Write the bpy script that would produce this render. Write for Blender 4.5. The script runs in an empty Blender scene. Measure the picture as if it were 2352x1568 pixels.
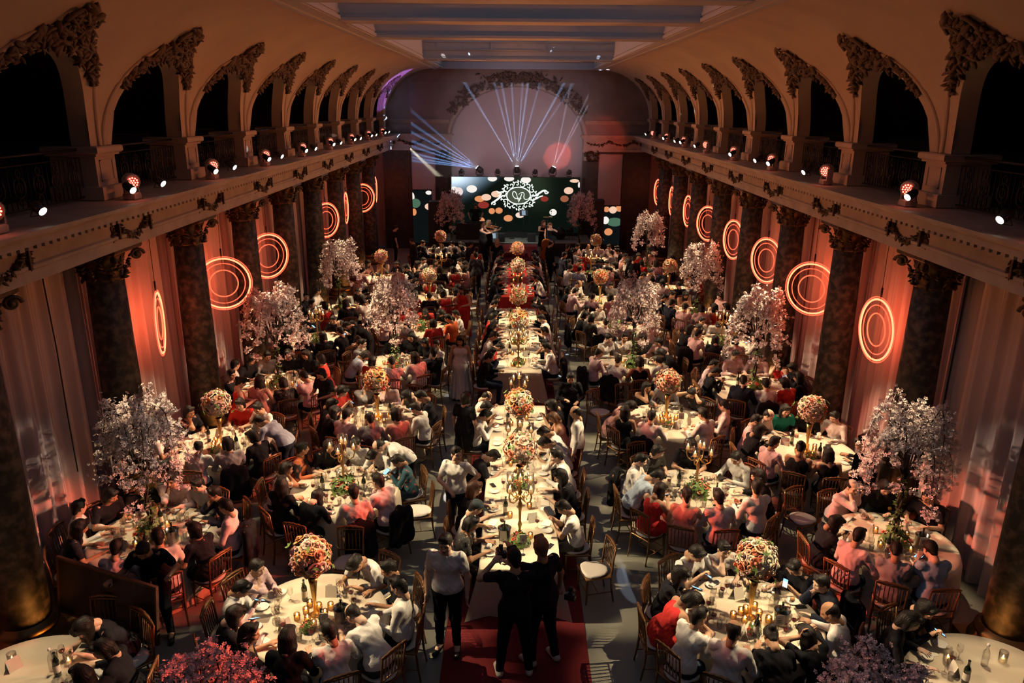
EXPO = 0.0
FILLE = .36
NEON = 1.7
FLAME = 30.0
SCR = .95
LEDE = 4.5
PARE = 4.0
HAZE = .10
PIN = 4200
WASH = 1350
COVE = 560
UPL = 20
BACKE = 480
BEAM = 26000
import bpy, math, random
import numpy as np
from mathutils import Vector, Matrix, Euler
SC = bpy.context.scene
COL = SC.collection
PI = math.pi
random.seed(7)
RNG = np.random.RandomState(5)

# ------------------------------------------------------------------ materials
MATS = {}
def mat(name, col=(.5,.5,.5), rough=.6, metal=0.0, emit=None, es=1.0, noise=None, bump=0.0, bscale=40, spec=.5, alpha=None, sss=0, coat=0):
    if name in MATS: return MATS[name]
    m = bpy.data.materials.new(name); m.use_nodes = True
    nt = m.node_tree; b = nt.nodes['Principled BSDF']
    b.inputs['Base Color'].default_value = (*col, 1); b.inputs['Roughness'].default_value = rough
    b.inputs['Metallic'].default_value = metal; b.inputs['Specular IOR Level'].default_value = spec
    if coat: b.inputs['Coat Weight'].default_value = coat
    if sss: b.inputs['Sheen Weight'].default_value = sss
    if emit:
        b.inputs['Emission Color'].default_value = (*emit, 1); b.inputs['Emission Strength'].default_value = es
    if noise or bump:
        tc = nt.nodes.new('ShaderNodeTexCoord'); nz = nt.nodes.new('ShaderNodeTexNoise')
        nz.inputs['Scale'].default_value = noise[1] if noise else bscale
        nz.inputs['Detail'].default_value = 4
        nt.links.new(tc.outputs['Object'], nz.inputs['Vector'])
        if noise:
            r = nt.nodes.new('ShaderNodeValToRGB'); r.color_ramp.elements[0].color = (*col,1); r.color_ramp.elements[1].color = (*noise[0],1)
            r.color_ramp.elements[0].position = noise[2] if len(noise) > 2 else .35; r.color_ramp.elements[1].position = noise[3] if len(noise) > 3 else .7
            nt.links.new(nz.outputs['Fac'], r.inputs['Fac']); nt.links.new(r.outputs['Color'], b.inputs['Base Color'])
        if bump:
            n2 = nz
            if noise:
                n2 = nt.nodes.new('ShaderNodeTexNoise'); n2.inputs['Scale'].default_value = bscale; nt.links.new(tc.outputs['Object'], n2.inputs['Vector'])
            bp = nt.nodes.new('ShaderNodeBump'); bp.inputs['Strength'].default_value = bump; bp.inputs['Distance'].default_value = .02
            nt.links.new(n2.outputs['Fac'], bp.inputs['Height']); nt.links.new(bp.outputs['Normal'], b.inputs['Normal'])
    MATS[name] = m
    return m

def spotmat(name, base, spot, scale, lo=.25, hi=.3, rough=.8, metric='EUCLIDEAN'):
    m = mat(name, base, rough)
    nt = m.node_tree; b = nt.nodes['Principled BSDF']
    tc = nt.nodes.new('ShaderNodeTexCoord'); v = nt.nodes.new('ShaderNodeTexVoronoi'); v.inputs['Scale'].default_value = scale
    r = nt.nodes.new('ShaderNodeValToRGB'); r.color_ramp.elements[0].color = (*spot,1); r.color_ramp.elements[1].color = (*base,1)
    r.color_ramp.elements[0].position = lo; r.color_ramp.elements[1].position = hi
    nt.links.new(tc.outputs['Object'], v.inputs['Vector']); nt.links.new(v.outputs['Distance'], r.inputs['Fac']); nt.links.new(r.outputs['Color'], b.inputs['Base Color'])
    return m

def thin_glass(name, tint=(1,1,1), gl=.12):
    if name in MATS: return MATS[name]
    m = bpy.data.materials.new(name); m.use_nodes = True; nt = m.node_tree
    for n in list(nt.nodes): nt.nodes.remove(n)
    o = nt.nodes.new('ShaderNodeOutputMaterial'); t = nt.nodes.new('ShaderNodeBsdfTransparent'); g = nt.nodes.new('ShaderNodeBsdfGlossy')
    t.inputs['Color'].default_value = (*tint,1); g.inputs['Roughness'].default_value = .08
    lw = nt.nodes.new('ShaderNodeLayerWeight'); lw.inputs['Blend'].default_value = .35
    mp = nt.nodes.new('ShaderNodeMapRange'); mp.inputs['To Min'].default_value = gl; mp.inputs['To Max'].default_value = .75
    mx = nt.nodes.new('ShaderNodeMixShader')
    nt.links.new(lw.outputs['Facing'], mp.inputs['Value']); nt.links.new(mp.outputs['Result'], mx.inputs['Fac'])
    nt.links.new(t.outputs[0], mx.inputs[1]); nt.links.new(g.outputs[0], mx.inputs[2]); nt.links.new(mx.outputs[0], o.inputs['Surface'])
    MATS[name] = m
    return m

# ------------------------------------------------------------------ mesh helpers
def mesh_from(name, V, Q, mats=(), idx=None, smooth=True):
    me = bpy.data.meshes.new(name)
    V = np.asarray(V, dtype=np.float32)
    if isinstance(Q, np.ndarray):
        n, k = Q.shape
        me.vertices.add(len(V)); me.vertices.foreach_set('co', V.ravel())
        me.loops.add(n*k); me.loops.foreach_set('vertex_index', Q.astype(np.int32).ravel())
        me.polygons.add(n); me.polygons.foreach_set('loop_start', np.arange(0, n*k, k, dtype=np.int32)); me.polygons.foreach_set('loop_total', np.full(n, k, dtype=np.int32))
    else:
        me.from_pydata([tuple(map(float, v)) for v in V], [], Q)
    for m in mats: me.materials.append(m)
    if idx is not None: me.polygons.foreach_set('material_index', np.asarray(idx, dtype=np.int32))
    me.polygons.foreach_set('use_smooth', np.full(len(me.polygons), smooth, dtype=bool))
    me.update(calc_edges=True); me.validate()
    return me

class MB:
    """collects shapes for one mesh"""
    def __init__(s): s.v = []; s.f = []; s.m = []; s.n = 0; s.cur = 0; s.sm = []
    def add(s, V, F, smooth=False):
        V = np.asarray(V, float).reshape(-1, 3); b = s.n
        s.v.append(V); s.n += len(V)
        for f in F: s.f.append(tuple(int(i)+b for i in f))
        s.m += [s.cur]*len(F); s.sm += [smooth]*len(F)
        return s
    def box(s, x0, x1, y0, y1, z0, z1, M=None, bev=0):
        if bev:
            a = bev
            P = []
            for z, i in ((z0, a), (z0+a, 0), (z1-a, 0), (z1, a)):
                P += [(x0+i+0, y0+i, z), (x1-i, y0+i, z), (x1-i, y1-i, z), (x0+i, y1-i, z)]
            F = [(3,2,1,0), (12,13,14,15)]
            for k in range(3):
                for j in range(4): F.append((4*k+j, 4*k+(j+1)%4, 4*k+4+(j+1)%4, 4*k+4+j))
            V = np.array(P)
        else:
            V = np.array([(x0,y0,z0),(x1,y0,z0),(x1,y1,z0),(x0,y1,z0),(x0,y0,z1),(x1,y0,z1),(x1,y1,z1),(x0,y1,z1)])
            F = [(3,2,1,0),(4,5,6,7),(0,1,5,4),(1,2,6,5),(2,3,7,6),(3,0,4,7)]
        if M is not None: V = tr(V, M)
        return s.add(V, F)
    def tube(s, pts, rad, seg=8, cap=True, closed=False):
        pts = [np.array(p, float) for p in pts]; n = len(pts)
        if not hasattr(rad, '__len__'): rad = [rad]*n
        V = []; up = np.array([0,0,1.0]); pu = None
        for i, p in enumerate(pts):
            a = pts[(i-1) % n] if (closed or i > 0) else p
            b = pts[(i+1) % n] if (closed or i < n-1) else p
            d = b-a; d /= (np.linalg.norm(d)+1e-9)
            if pu is None:
                u = np.cross(d, up if abs(d[2]) < .9 else np.array([1.0,0,0]))
            else: u = pu - d*np.dot(pu, d)
            u /= (np.linalg.norm(u)+1e-9); pu = u; w = np.cross(d, u)
            for k in range(seg):
                t = 2*PI*k/seg; V.append(p + rad[i]*(math.cos(t)*u + math.sin(t)*w))
        F = []
        for i in range(n if closed else n-1):
            j = (i+1) % n
            for k in range(seg): F.append((i*seg+k, i*seg+(k+1)%seg, j*seg+(k+1)%seg, j*seg+k))
        if cap and not closed:
            F.append(tuple(range(seg-1, -1, -1))); F.append(tuple((n-1)*seg+k for k in range(seg)))
        return s.add(V, F, True)
    def lathe(s, prof, seg=16, c=(0,0,0), M=None, cap=True):
        V = []
        for r, z in prof:
            for k in range(seg):
                t = 2*PI*k/seg; V.append((c[0]+r*math.cos(t), c[1]+r*math.sin(t), c[2]+z))
        F = []
        for i in range(len(prof)-1):
            for k in range(seg): F.append((i*seg+k, i*seg+(k+1)%seg, (i+1)*seg+(k+1)%seg, (i+1)*seg+k))
        if cap:
            if prof[0][0] > 1e-4: F.append(tuple(range(seg-1, -1, -1)))
            if prof[-1][0] > 1e-4: F.append(tuple((len(prof)-1)*seg+k for k in range(seg)))
        V = np.array(V)
        if M is not None: V = tr(V, M)
        return s.add(V, F, True)
    def ball(s, c, r, M=None, seg=8, rings=5):
        if not hasattr(r, '__len__'): r = (r, r, r)
        V = [(0,0,-1)]
        for i in range(1, rings):
            a = -PI/2 + PI*i/rings
            for k in range(seg):
                t = 2*PI*k/seg; V.append((math.cos(a)*math.cos(t), math.cos(a)*math.sin(t), math.sin(a)))
        V.append((0,0,1)); V = np.array(V)*np.array(r)
        if M is not None: V = V @ np.array(M)[:3,:3].T
        V = V + np.array(c); F = []
        L = len(V)-1
        for k in range(seg):
            F.append((0, 1+(k+1)%seg, 1+k)); F.append((L, L-seg+k, L-seg+(k+1)%seg))
        for i in range(rings-2):
            for k in range(seg):
                a = 1+i*seg; F.append((a+k, a+(k+1)%seg, a+seg+(k+1)%seg, a+seg+k))
        return s.add(V, F, True)
    def grid(s, P, closed=False):
        P = np.asarray(P, float); n, m = P.shape[:2]; F = []
        for i in range(n-1):
            for j in range(m if closed else m-1):
                F.append((i*m+j, i*m+(j+1)%m, (i+1)*m+(j+1)%m, (i+1)*m+j))
        return s.add(P.reshape(-1,3), F, True)
    def mesh(s, name, mats):
        V = np.concatenate(s.v) if s.v else np.zeros((0,3))
        me = mesh_from(name, V, s.f, mats if isinstance(mats, (list, tuple)) else [mats], s.m)
        me.polygons.foreach_set('use_smooth', np.array(s.sm, dtype=bool))
        return me
    def obj(s, name, mats, parent=None, loc=None, rz=None):
        return link(name, s.mesh(name, mats), parent, loc, rz)

def tr(V, M):
    M = np.array(M); return np.asarray(V) @ M[:3,:3].T + M[:3,3]
def link(name, me, parent=None, loc=None, rz=None, mw=None):
    o = bpy.data.objects.new(name, me); COL.objects.link(o)
    if parent is not None: o.parent = parent
    if loc is not None: o.location = loc
    if rz is not None: o.rotation_euler = (0,0,rz)
    if mw is not None: o.matrix_local = mw
    return o
def thing(name, label, cat, loc=(0,0,0), rz=0, group=None, me=None):
    o = bpy.data.objects.new(name, me); COL.objects.link(o); o.location = loc; o.rotation_euler = (0,0,rz)
    return tag(o, label, cat, group)
def tag(o, label, cat, group=None, kind=None):
    o['label'] = label; o['category'] = cat
    if group: o['group'] = group
    if kind: o['kind'] = kind
    return o
def struct(o): o['kind'] = 'structure'; return o
def slotmat(o, i, m):
    o.material_slots[i].link = 'OBJECT'; o.material_slots[i].material = m
def Rz(a): c, s = math.cos(a), math.sin(a); return np.array([[c,-s,0],[s,c,0],[0,0,1.]])
def Rx(a): c, s = math.cos(a), math.sin(a); return np.array([[1,0,0],[0,c,-s],[0,s,c.real]])
def Ry(a): c, s = math.cos(a), math.sin(a); return np.array([[c,0,s],[0,1,0],[-s,0,c]])
def M4(R, t):
    m = np.eye(4); m[:3,:3] = R; m[:3,3] = t; return m

# ------------------------------------------------------------------ signed distance modelling
def rc(a, b, ra, rb=None, k=.03): return ('c', np.array(a,float), np.array(b,float), ra, ra if rb is None else rb, k)
def el(c, r, k=.02, R=None, sub=False): return ('e', np.array(c,float), np.array(r,float), R, sub, k)
def cut(n, d, lo, hi): return ('p', np.array(n,float), d, np.array(lo,float), np.array(hi,float))
def field(prims, h, pad=.03, fn=None, infl=0.0):
    lo = np.full(3, 9.); hi = -lo
    for p in prims:
        if p[0] == 'c':
            r = max(p[3], p[4])+infl; lo = np.minimum(lo, np.minimum(p[1], p[2])-r); hi = np.maximum(hi, np.maximum(p[1], p[2])+r)
        elif p[0] == 'e' and not p[4]:
            r = p[2].max()+infl; lo = np.minimum(lo, p[1]-r); hi = np.maximum(hi, p[1]+r)
    lo -= pad; hi += pad; n = np.ceil((hi-lo)/h).astype(int)+1
    ax = [lo[i]+h*np.arange(n[i]) for i in range(3)]
    F = np.full(n, .5, dtype=np.float32)
    for p in prims:
        k = p[-1] if p[0] != 'p' else 0
        if p[0] == 'c':
            r = max(p[3], p[4])+infl+k+.04; a = np.minimum(p[1], p[2])-r; b = np.maximum(p[1], p[2])+r
        elif p[0] == 'e':
            r = p[2].max()+infl+k+.04; a = p[1]-r; b = p[1]+r
        else: a, b = p[3], p[4]
        i0 = np.maximum(np.floor((a-lo)/h).astype(int), 0); i1 = np.minimum(np.ceil((b-lo)/h).astype(int)+1, n)
        if np.any(i1 <= i0): continue
        sl = tuple(slice(i0[i], i1[i]) for i in range(3))
        X = ax[0][sl[0]][:,None,None]; Y = ax[1][sl[1]][None,:,None]; Z = ax[2][sl[2]][None,None,:]
        if p[0] == 'c':
            ab = p[2]-p[1]; L = max(ab@ab, 1e-9)
            t = np.clip(((X-p[1][0])*ab[0]+(Y-p[1][1])*ab[1]+(Z-p[1][2])*ab[2])/L, 0, 1)
            d = np.sqrt((X-p[1][0]-t*ab[0])**2+(Y-p[1][1]-t*ab[1])**2+(Z-p[1][2]-t*ab[2])**2) - (p[3]+(p[4]-p[3])*t) - infl
        elif p[0] == 'e':
            x, y, z = X-p[1][0], Y-p[1][1], Z-p[1][2]
            if p[3] is not None:
                R = p[3].T; x, y, z = R[0,0]*x+R[0,1]*y+R[0,2]*z, R[1,0]*x+R[1,1]*y+R[1,2]*z, R[2,0]*x+R[2,1]*y+R[2,2]*z
            r = p[2]; k0 = np.sqrt((x/r[0])**2+(y/r[1])**2+(z/r[2])**2)+1e-6; k1 = np.sqrt((x/r[0]**2)**2+(y/r[1]**2)**2+(z/r[2]**2)**2)+1e-6
            d = k0*(k0-1)/k1 - (0 if p[4] else infl)
        else:
            d = X*p[1][0]+Y*p[1][1]+Z*p[1][2]-p[2]
            F[sl] = np.maximum(F[sl], d); continue
        f = F[sl]
        if p[0] == 'e' and p[4]:
            hh = np.clip(.5-.5*(f+d)/k, 0, 1); F[sl] = f+(-d-f)*hh + k*hh*(1-hh)
        else:
            hh = np.clip(.5+.5*(f-d)/k, 0, 1); F[sl] = f+(d-f)*hh - k*hh*(1-hh)
    if fn is not None:
        X = ax[0][:,None,None]; Y = ax[1][None,:,None]; Z = ax[2][None,None,:]
        F = (F + fn(X, Y, Z)).astype(np.float32)
    return F, lo, h
def nets(F, lo, h):
    F = np.pad(F, 1, constant_values=.5); lo = lo-h; S = F < 0; n = np.array(F.shape)-1
    acc = np.zeros((*n, 3), np.float32); cnt = np.zeros(n, np.int16); E = []
    for ax in range(3):
        o = [1 if i == ax else 0 for i in range(3)]
        A = F[:F.shape[0]-o[0], :F.shape[1]-o[1], :F.shape[2]-o[2]]; B = F[o[0]:, o[1]:, o[2]:]
        c = (A < 0) != (B < 0); I = np.argwhere(c); a = A[c]; b = B[c]; t = a/(a-b)
        P = I.astype(np.float32); P[:,ax] += t; E.append((ax, I, a < 0)); u, w = [(1,2),(2,0),(0,1)][ax]
        for du in (0,-1):
            for dw in (0,-1):
                J = I.copy(); J[:,u] += du; J[:,w] += dw
                ok = np.all((J >= 0) & (J < n), axis=1); J = J[ok]
                np.add.at(acc, (J[:,0], J[:,1], J[:,2]), P[ok]); np.add.at(cnt, (J[:,0], J[:,1], J[:,2]), 1)
    m = cnt > 0; idx = np.full(n, -1); idx[m] = np.arange(m.sum())
    V = acc[m]/cnt[m][:,None]*h+lo; Q = []
    for ax, I, neg in E:
        u, w = [(1,2),(2,0),(0,1)][ax]; q = []
        for du, dw in ((0,0),(-1,0),(-1,-1),(0,-1)):
            J = I.copy(); J[:,u] += du; J[:,w] += dw; q.append(idx[J[:,0], J[:,1], J[:,2]])
        q = np.stack(q, 1); q[~neg] = q[~neg][:,::-1]; Q.append(q)
    Q = np.concatenate(Q); Q = Q[np.all(Q >= 0, axis=1)]
    return V, Q
def sdf(prims, h, **k): return nets(*field(prims, h, **k))
def joinVQ(L):
    V = []; Q = []; n = 0
    for v, q in L: V.append(v); Q.append(q+n); n += len(v)
    return np.concatenate(V), np.concatenate(Q)
# ------------------------------------------------------------------ people
skinN = mat('skin_light', (.60,.36,.24), .55, spec=.35)
skinT = mat('skin_tan', (.46,.25,.15), .55, spec=.35)
skinF = mat('skin_fair', (.72,.47,.35), .55, spec=.35)
browM = mat('brow_dark', (.02,.015,.012), .5); lipM = mat('lip_rose', (.35,.08,.07), .5)
HAIRM = {'d': mat('hair_black', (.009,.007,.007), .5, spec=.3, bump=.3, bscale=90), 'b': mat('hair_brown', (.10,.04,.02), .42, bump=.3, bscale=90),
         'g': mat('hair_grey', (.38,.36,.34), .6, bump=.3, bscale=90), 'r': mat('hair_ginger', (.30,.12,.05), .5, bump=.3, bscale=90), 'y': mat('hair_blond', (.5,.38,.22), .5, bump=.3, bscale=90), 'c': mat('cap_navy', (.015,.03,.04), .8)}
def cloth(n, c, b=.35): return mat(n, c, .85, bump=b, bscale=18, spec=.5 if max(c) > .1 else .15)
TOPM = {'W': cloth('white_shirt_cotton', (.80,.77,.74)), 'w': cloth('white_jersey', (.82,.79,.76)), 'K': cloth('black_cloth', (.012,.012,.016)), 'k': cloth('black_jersey', (.015,.016,.022)),
 's': cloth('black_satin', (.012,.012,.014)), 'R': cloth('red_dress_cloth', (.62,.02,.02)), 'r': cloth('red_jersey', (.60,.03,.02)), 'P': cloth('pink_shirt_cotton', (.72,.50,.52)), 'B': cloth('blue_shirt_cotton', (.36,.45,.58)),
 'G': cloth('grey_shirt_cotton', (.32,.31,.33)), 'N': cloth('navy_wool', (.018,.022,.04)), 'E': cloth('emerald_jersey', (.0,.22,.17)), 'O': cloth('orange_jersey', (.80,.14,.03)), 'M': cloth('dusty_rose_cloth', (.55,.27,.25)),
 'D': spotmat('dark_spotted_cloth', (.02,.02,.02), (.35,.28,.22), 22, .12, .2), 'Ft': spotmat('teal_floral_cotton', (.02,.08,.11), (.55,.12,.07), 11, .22, .3), 'Fo': spotmat('orange_scarf_cloth', (.02,.015,.02), (.65,.16,.06), 5, .45, .55),
 'C': spotmat('camouflage_cotton', (.09,.06,.03), (.03,.05,.02), 9, .3, .4), 'v': cloth('charcoal_suit_wool', (.05,.05,.055)), 'm': cloth('maroon_trousers', (.12,.012,.015)), 'j': cloth('dark_denim', (.02,.035,.07)), 't': cloth('cream_trousers', (.6,.52,.42))}
shoeM = mat('shoe_black', (.01,.01,.01), .35); shoeW = mat('shoe_white', (.6,.56,.5), .6)

def lerp(a, b, t): return np.array(a)*(1-t)+np.array(b)*t
def ik(S, W, a, b, pole):
    S, W = np.array(S,float), np.array(W,float); d = W-S; L = np.linalg.norm(d); mx = (a+b)*.985
    if L > mx: W = S+d/L*mx; d = W-S; L = mx
    L = max(L, .08)
    u = d/L; x = (a*a-b*b+L*L)/(2*L); y = math.sqrt(max(a*a-x*x, 0)); p = np.array(pole,float); p = p-u*(p@u); p /= np.linalg.norm(p)+1e-9
    return S+u*x+p*y, W
def skeleton(stand=False, lean=8, twist=0, roll=0, hp=15, hy=0, L=None, R=None, poleL=None, poleR=None, legs=None, hz=None, curve=.5):
    hz = hz or (.93 if stand else .57); J = {}; d = math.radians
    def up(z, x=0, y=0):
        f = min(max(z/.45, 0), 1); a = d(lean)*(1-curve+curve*f)
        return np.array([0,0,hz]) + Rz(d(twist)*f) @ Ry(d(roll)) @ Rx(-a) @ np.array([x,y,z])
    J['up'] = up; J['pel'] = up(0); J['wai'] = up(.17); J['che'] = up(.34); J['nek'] = up(.50, 0, -.005)
    Ru = Rz(d(twist)) @ Ry(d(roll)) @ Rx(-d(lean)); Rh = Rz(d(twist+hy)) @ Rx(-d(hp))
    J['R'] = Ru; J['Rh'] = Rh; J['head'] = J['nek'] + Ru @ np.array([0,.01,.05]) + Rh @ np.array([0,.015,.105])
    for s, n, T, P in ((-1,'L',L,poleL), (1,'R',R,poleR)):
        S = up(.44, s*.18); J['sh'+n] = S
        if T is None: T = (s*.27, .06, hz-.12) if stand else (s*.13, .30, hz+.12)
        P = P if P is not None else (s*.6, -.3, -1)
        E, W = ik(S, T, .28, .25, P); J['el'+n] = E; J['wr'+n] = W
        hip = np.array([s*.09, 0, hz-.03])
        if stand:
            k, a = (legs or {}).get(n, ((s*.10,.03,.50), (s*.11,0,.08)))
            fy = np.array([s*.03, .16, 0])
        else:
            k, a = (legs or {}).get(n, ((s*.11,.43,.49), (s*.12,.40,.08))); fy = np.array([s*.02,.15,0])
        J['hip'+n] = hip; J['kn'+n] = np.array(k,float); J['an'+n] = np.array(a,float); J['to'+n] = J['an'+n]+fy+np.array([0,0,-.045])
    return J
def torso(J, w=1.0):
    u = J['up']
    return [rc(u(0,-.07), u(0,.07), .115*w, k=.05), rc(u(.17,-.055), u(.17,.055), .093*w, k=.06), rc(u(.0), u(.34), .095*w, .10*w, k=.04), rc(u(.33,-.085,.01), u(.33,.085,.01), .098*w, k=.05),
            rc(u(.435,-.16), u(.435,.16), .056*w, k=.04), rc(u(.42,0,-.02), J['nek'], .07, .055, k=.04)]
def arms(J, part='uf', e=1.0, infl=0):
    P = []
    for n in 'LR':
        S, E, W = J['sh'+n], J['el'+n], J['wr'+n]
        if 'U' in part: P.append(rc(S, lerp(S,E,.62), .055, .05, k=.04))
        if 'u' in part: P.append(rc(S, E, .052, .041, k=.035))
        if 'f' in part: P.append(rc(E, lerp(E,W,e), .041, .041+(.028-.041)*e, k=.02))
    return P
def legs(J, e=1.0, w=1.0):
    P = []
    for n in 'LR':
        P += [rc(J['hip'+n], J['kn'+n], .088*w, .058*w, k=.04), rc(J['kn'+n], lerp(J['kn'+n], J['an'+n], e), .056*w, .056*w+(.038-.056)*e*w, k=.03)]
    return P
def handprims(kind):
    P = [el((0,.045,0), (.036,.045,.014), k=.012), rc((-.022,.02,0), (-.018,.075,0), .013, .011, .012), rc((.022,.02,0), (.02,.075,0), .013, .011, .012), rc((0,-.03,0), (0,.02,0), .027, .024, .02)]
    c = {'relax': .45, 'flat': .12, 'grip': 1.25}[kind]
    for i, (x, l) in enumerate(((-.026,.062), (-.009,.074), (.009,.07), (.026,.055))):
        p = np.array([x, .085, 0]); a = 0.0; r = .0088
        for j, f in enumerate((.45, .32, .23)):
            a += c*(.6+.2*j); q = p + np.array([x*.12, math.cos(a)*l*f, -math.sin(a)*l*f]); P.append(rc(p, q, r, r*.92, .004)); p = q; r *= .92
    b = np.array([-.03,.03,-.002]); m = b+np.array([-.028,.026,-.010]); P += [rc(b, m, .013, .0105, .01), rc(m, m+np.array([.002 if kind=='grip' else -.010,.028,-.008]), .0105, .008, .005)]
    return P
HANDS = {}
def hand(kind, side):
    if (kind, side) not in HANDS:
        V, Q = sdf(handprims(kind), .0062, pad=.012); 
        if side == 'L': V = V*np.array([-1,1,1]); Q = Q[:,::-1]
        HANDS[(kind, side)] = (V, Q)
    return HANDS[(kind, side)]
def head_mesh():
    P = [el((0,-.012,.028), (.077,.095,.088), .03), el((0,.022,-.03), (.060,.068,.085), .035), rc((-.035,.03,-.07), (.035,.03,-.07), .03, k=.03), el((0,.062,-.098), (.02,.018,.016), .02),
         rc((0,.088,.012), (0,.106,-.022), .009, .014, .012), rc((-.011,.098,-.028), (.011,.098,-.028), .009, k=.006),
         rc((-.045,.078,.026), (.045,.078,.026), .012, k=.02), rc((-.04,.068,-.025), (.04,.068,-.025), .022, k=.03),
         rc((0,-.02,-.06), (0,-.045,-.155), .056, .054, .03)]
    for s in (-1,1):
        P += [el((s*.031,.088,.006), (.018,.015,.012), .012, sub=True), el((s*.031,.076,.006), (.0125,.0125,.0125), .003),
              el((s*.079,-.005,-.012), (.010,.019,.031), .006), el((s*.088,.001,-.010), (.006,.010,.018), .004, sub=True)]
    P += [rc((-.018,.094,-.056), (.018,.094,-.056), .0075, k=.005), rc((-.014,.092,-.066), (.014,.092,-.066), .008, k=.004), el((0,.107,-.061), (.024,.008,.0016), .003, sub=True)]
    V, Q = sdf(P, .0072, pad=.015); C = V[Q].mean(1); m = np.zeros(len(Q), int)
    x, y, z = np.abs(C[:,0]), C[:,1], C[:,2]
    m[(z > .019) & (z < .029) & (x > .014) & (x < .048) & (y > .07)] = 1
    m[(abs(z-.004) < .006) & (abs(x-.031) < .012) & (y > .075)] = 1
    m[(z > -.072) & (z < -.050) & (x < .024) & (y > .088)] = 2
    return V, Q, m
HV, HQ, HM = head_mesh()
def hair_mesh(kind, dn=None):
    sk = el((0,-.014,.030), (.088,.106,.098), .01); waves = lambda X, Y, Z: .0022*np.sin(np.arctan2(X, -Y+.02)*34+3*np.sin(Z*40))
    low = [el((0,.030,-.052), (.072,.072,.098), .012)]
    P = [el((0,-.014,.030), (.085,.103,.098), .01), rc((0,-.055,-.02), (0,-.06,-.06), .055, .048, .03)]
    face = [el((0,.115,-.035), (.078,.085,.100), .012, sub=True), el((0,.02,-.16), (.12,.13,.085), .012, sub=True)]
    sides = [el((s*.095,.03,-.05), (.03,.05,.06), .01, sub=True) for s in (-1,1)]
    if kind == 'a': P += [rc((-.03,.055,.10), (.04,.05,.105), .03, k=.02)] + face + sides; 
    elif kind == 'b': P = [el((0,-.018,.022), (.082,.099,.086), .01), rc((0,-.055,-.02), (0,-.06,-.05), .052, .046, .03)] + face + sides + [el((0,.02,.115), (.062,.095,.045), .01, sub=True)]; waves = None
    elif kind == 'c': P += [rc((s*.06,-.03,.02), (s*.068,-.01,-.085), .045, .036, .03) for s in (-1,1)] + [rc((0,-.06,.0), (0,-.065,-.10), .07, .055, .03), rc((-.04,.06,.095), (.04,.06,.095), .032, k=.02), el((0,.125,-.045), (.062,.085,.105), .01, sub=True)]
    elif kind == 'l': P += [rc((s*.062,-.03,.02), (s*.085,-.01,-.22), .042, .030, .03) for s in (-1,1)] + [rc((0,-.06,.0), (0,-.11,-.33), .072, .05, .04), rc((-.04,-.06,-.05), (-.05,-.115,-.34), .05, .03, .04), rc((.04,-.06,-.05), (.05,-.115,-.34), .05, .03, .04), rc((-.04,.055,.095), (.04,.055,.095), .030, k=.02), el((0,.125,-.05), (.060,.085,.115), .01, sub=True)]
    if kind in 'lp' and dn is not None:
        dn = np.array(dn); bk = np.array([0,-1.,0]); bk = bk-dn*(bk@dn); bk /= np.linalg.norm(bk)+1e-6
        P = [el((0,-.014,.030), (.085,.103,.098), .01), rc((0,-.055,-.02), (0,-.06,-.06), .055, .048, .03)]
        if kind == 'l':
            P += [rc((-.04,.055,.095), (.04,.055,.095), .030, k=.02), el((0,.125,-.05), (.060,.085,.115), .01, sub=True)]
            for x, y0, L, r0, r1 in ((-.066,-.02,.23,.040,.026),(.066,-.02,.23,.040,.026),(-.035,-.07,.36,.05,.03),(.035,-.07,.36,.05,.03),(0,-.08,.36,.055,.04)):
                a = np.array([x,y0,.0]); m = a+dn*.10+bk*.015; P += [rc(a, m, r0, r0, .03), rc(m, a+dn*L+bk*.03, r0, r1, .03)]
        else:
            P += face; a = np.array([0,-.11,.03]); P += [rc(a, a+bk*.05+dn*.04, .036, .034, .02), rc(a+bk*.05+dn*.04, a+bk*.03+dn*.36, .034, .012, .02), rc((-.03,.055,.10), (.03,.055,.10), .028, k=.02)]
    elif kind == 'u': P += face + [el((0,-.115,.06), (.048,.042,.044), .015), rc((-.03,.055,.10), (.03,.055,.10), .028, k=.02)]
    elif kind == 'p': P += face + [rc((0,-.10,.03), (0,-.15,-.08), .036, .034, .02), rc((0,-.15,-.08), (0,-.135,-.34), .034, .014, .02), rc((-.03,.055,.10), (.03,.055,.10), .028, k=.02)]
    elif kind == 'cap': P = P + face
    elif kind == 'crown': P = [el((0,-.005,.06), (.094,.108,.075), .01), el((0,-.01,-.04), (.14,.14,.065), .004, sub=True), rc((-.045,.10,.035), (.045,.10,.035), .010, k=.01), rc((-.035,.135,.025), (.035,.135,.025), .010, k=.02), rc((0,.09,.035), (0,.15,.024), .012, k=.03)]; waves = None
    V, Q = sdf(P, .0085, pad=.015, fn=waves); return V, Q
HAIRV = {k: hair_mesh(k) for k in ('a','b','c','l','u','p','cap','crown')}
HAIRME = {}
def fold(amp):
    return lambda X, Y, Z: amp*(np.sin(Z*46+5*np.sin(X*13+Y*9))*.5+np.sin((X*1.3+Y-Z*.6)*58+3*np.sin(Z*22))*.5)
H_BODY = .015
POSES = {}
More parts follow.
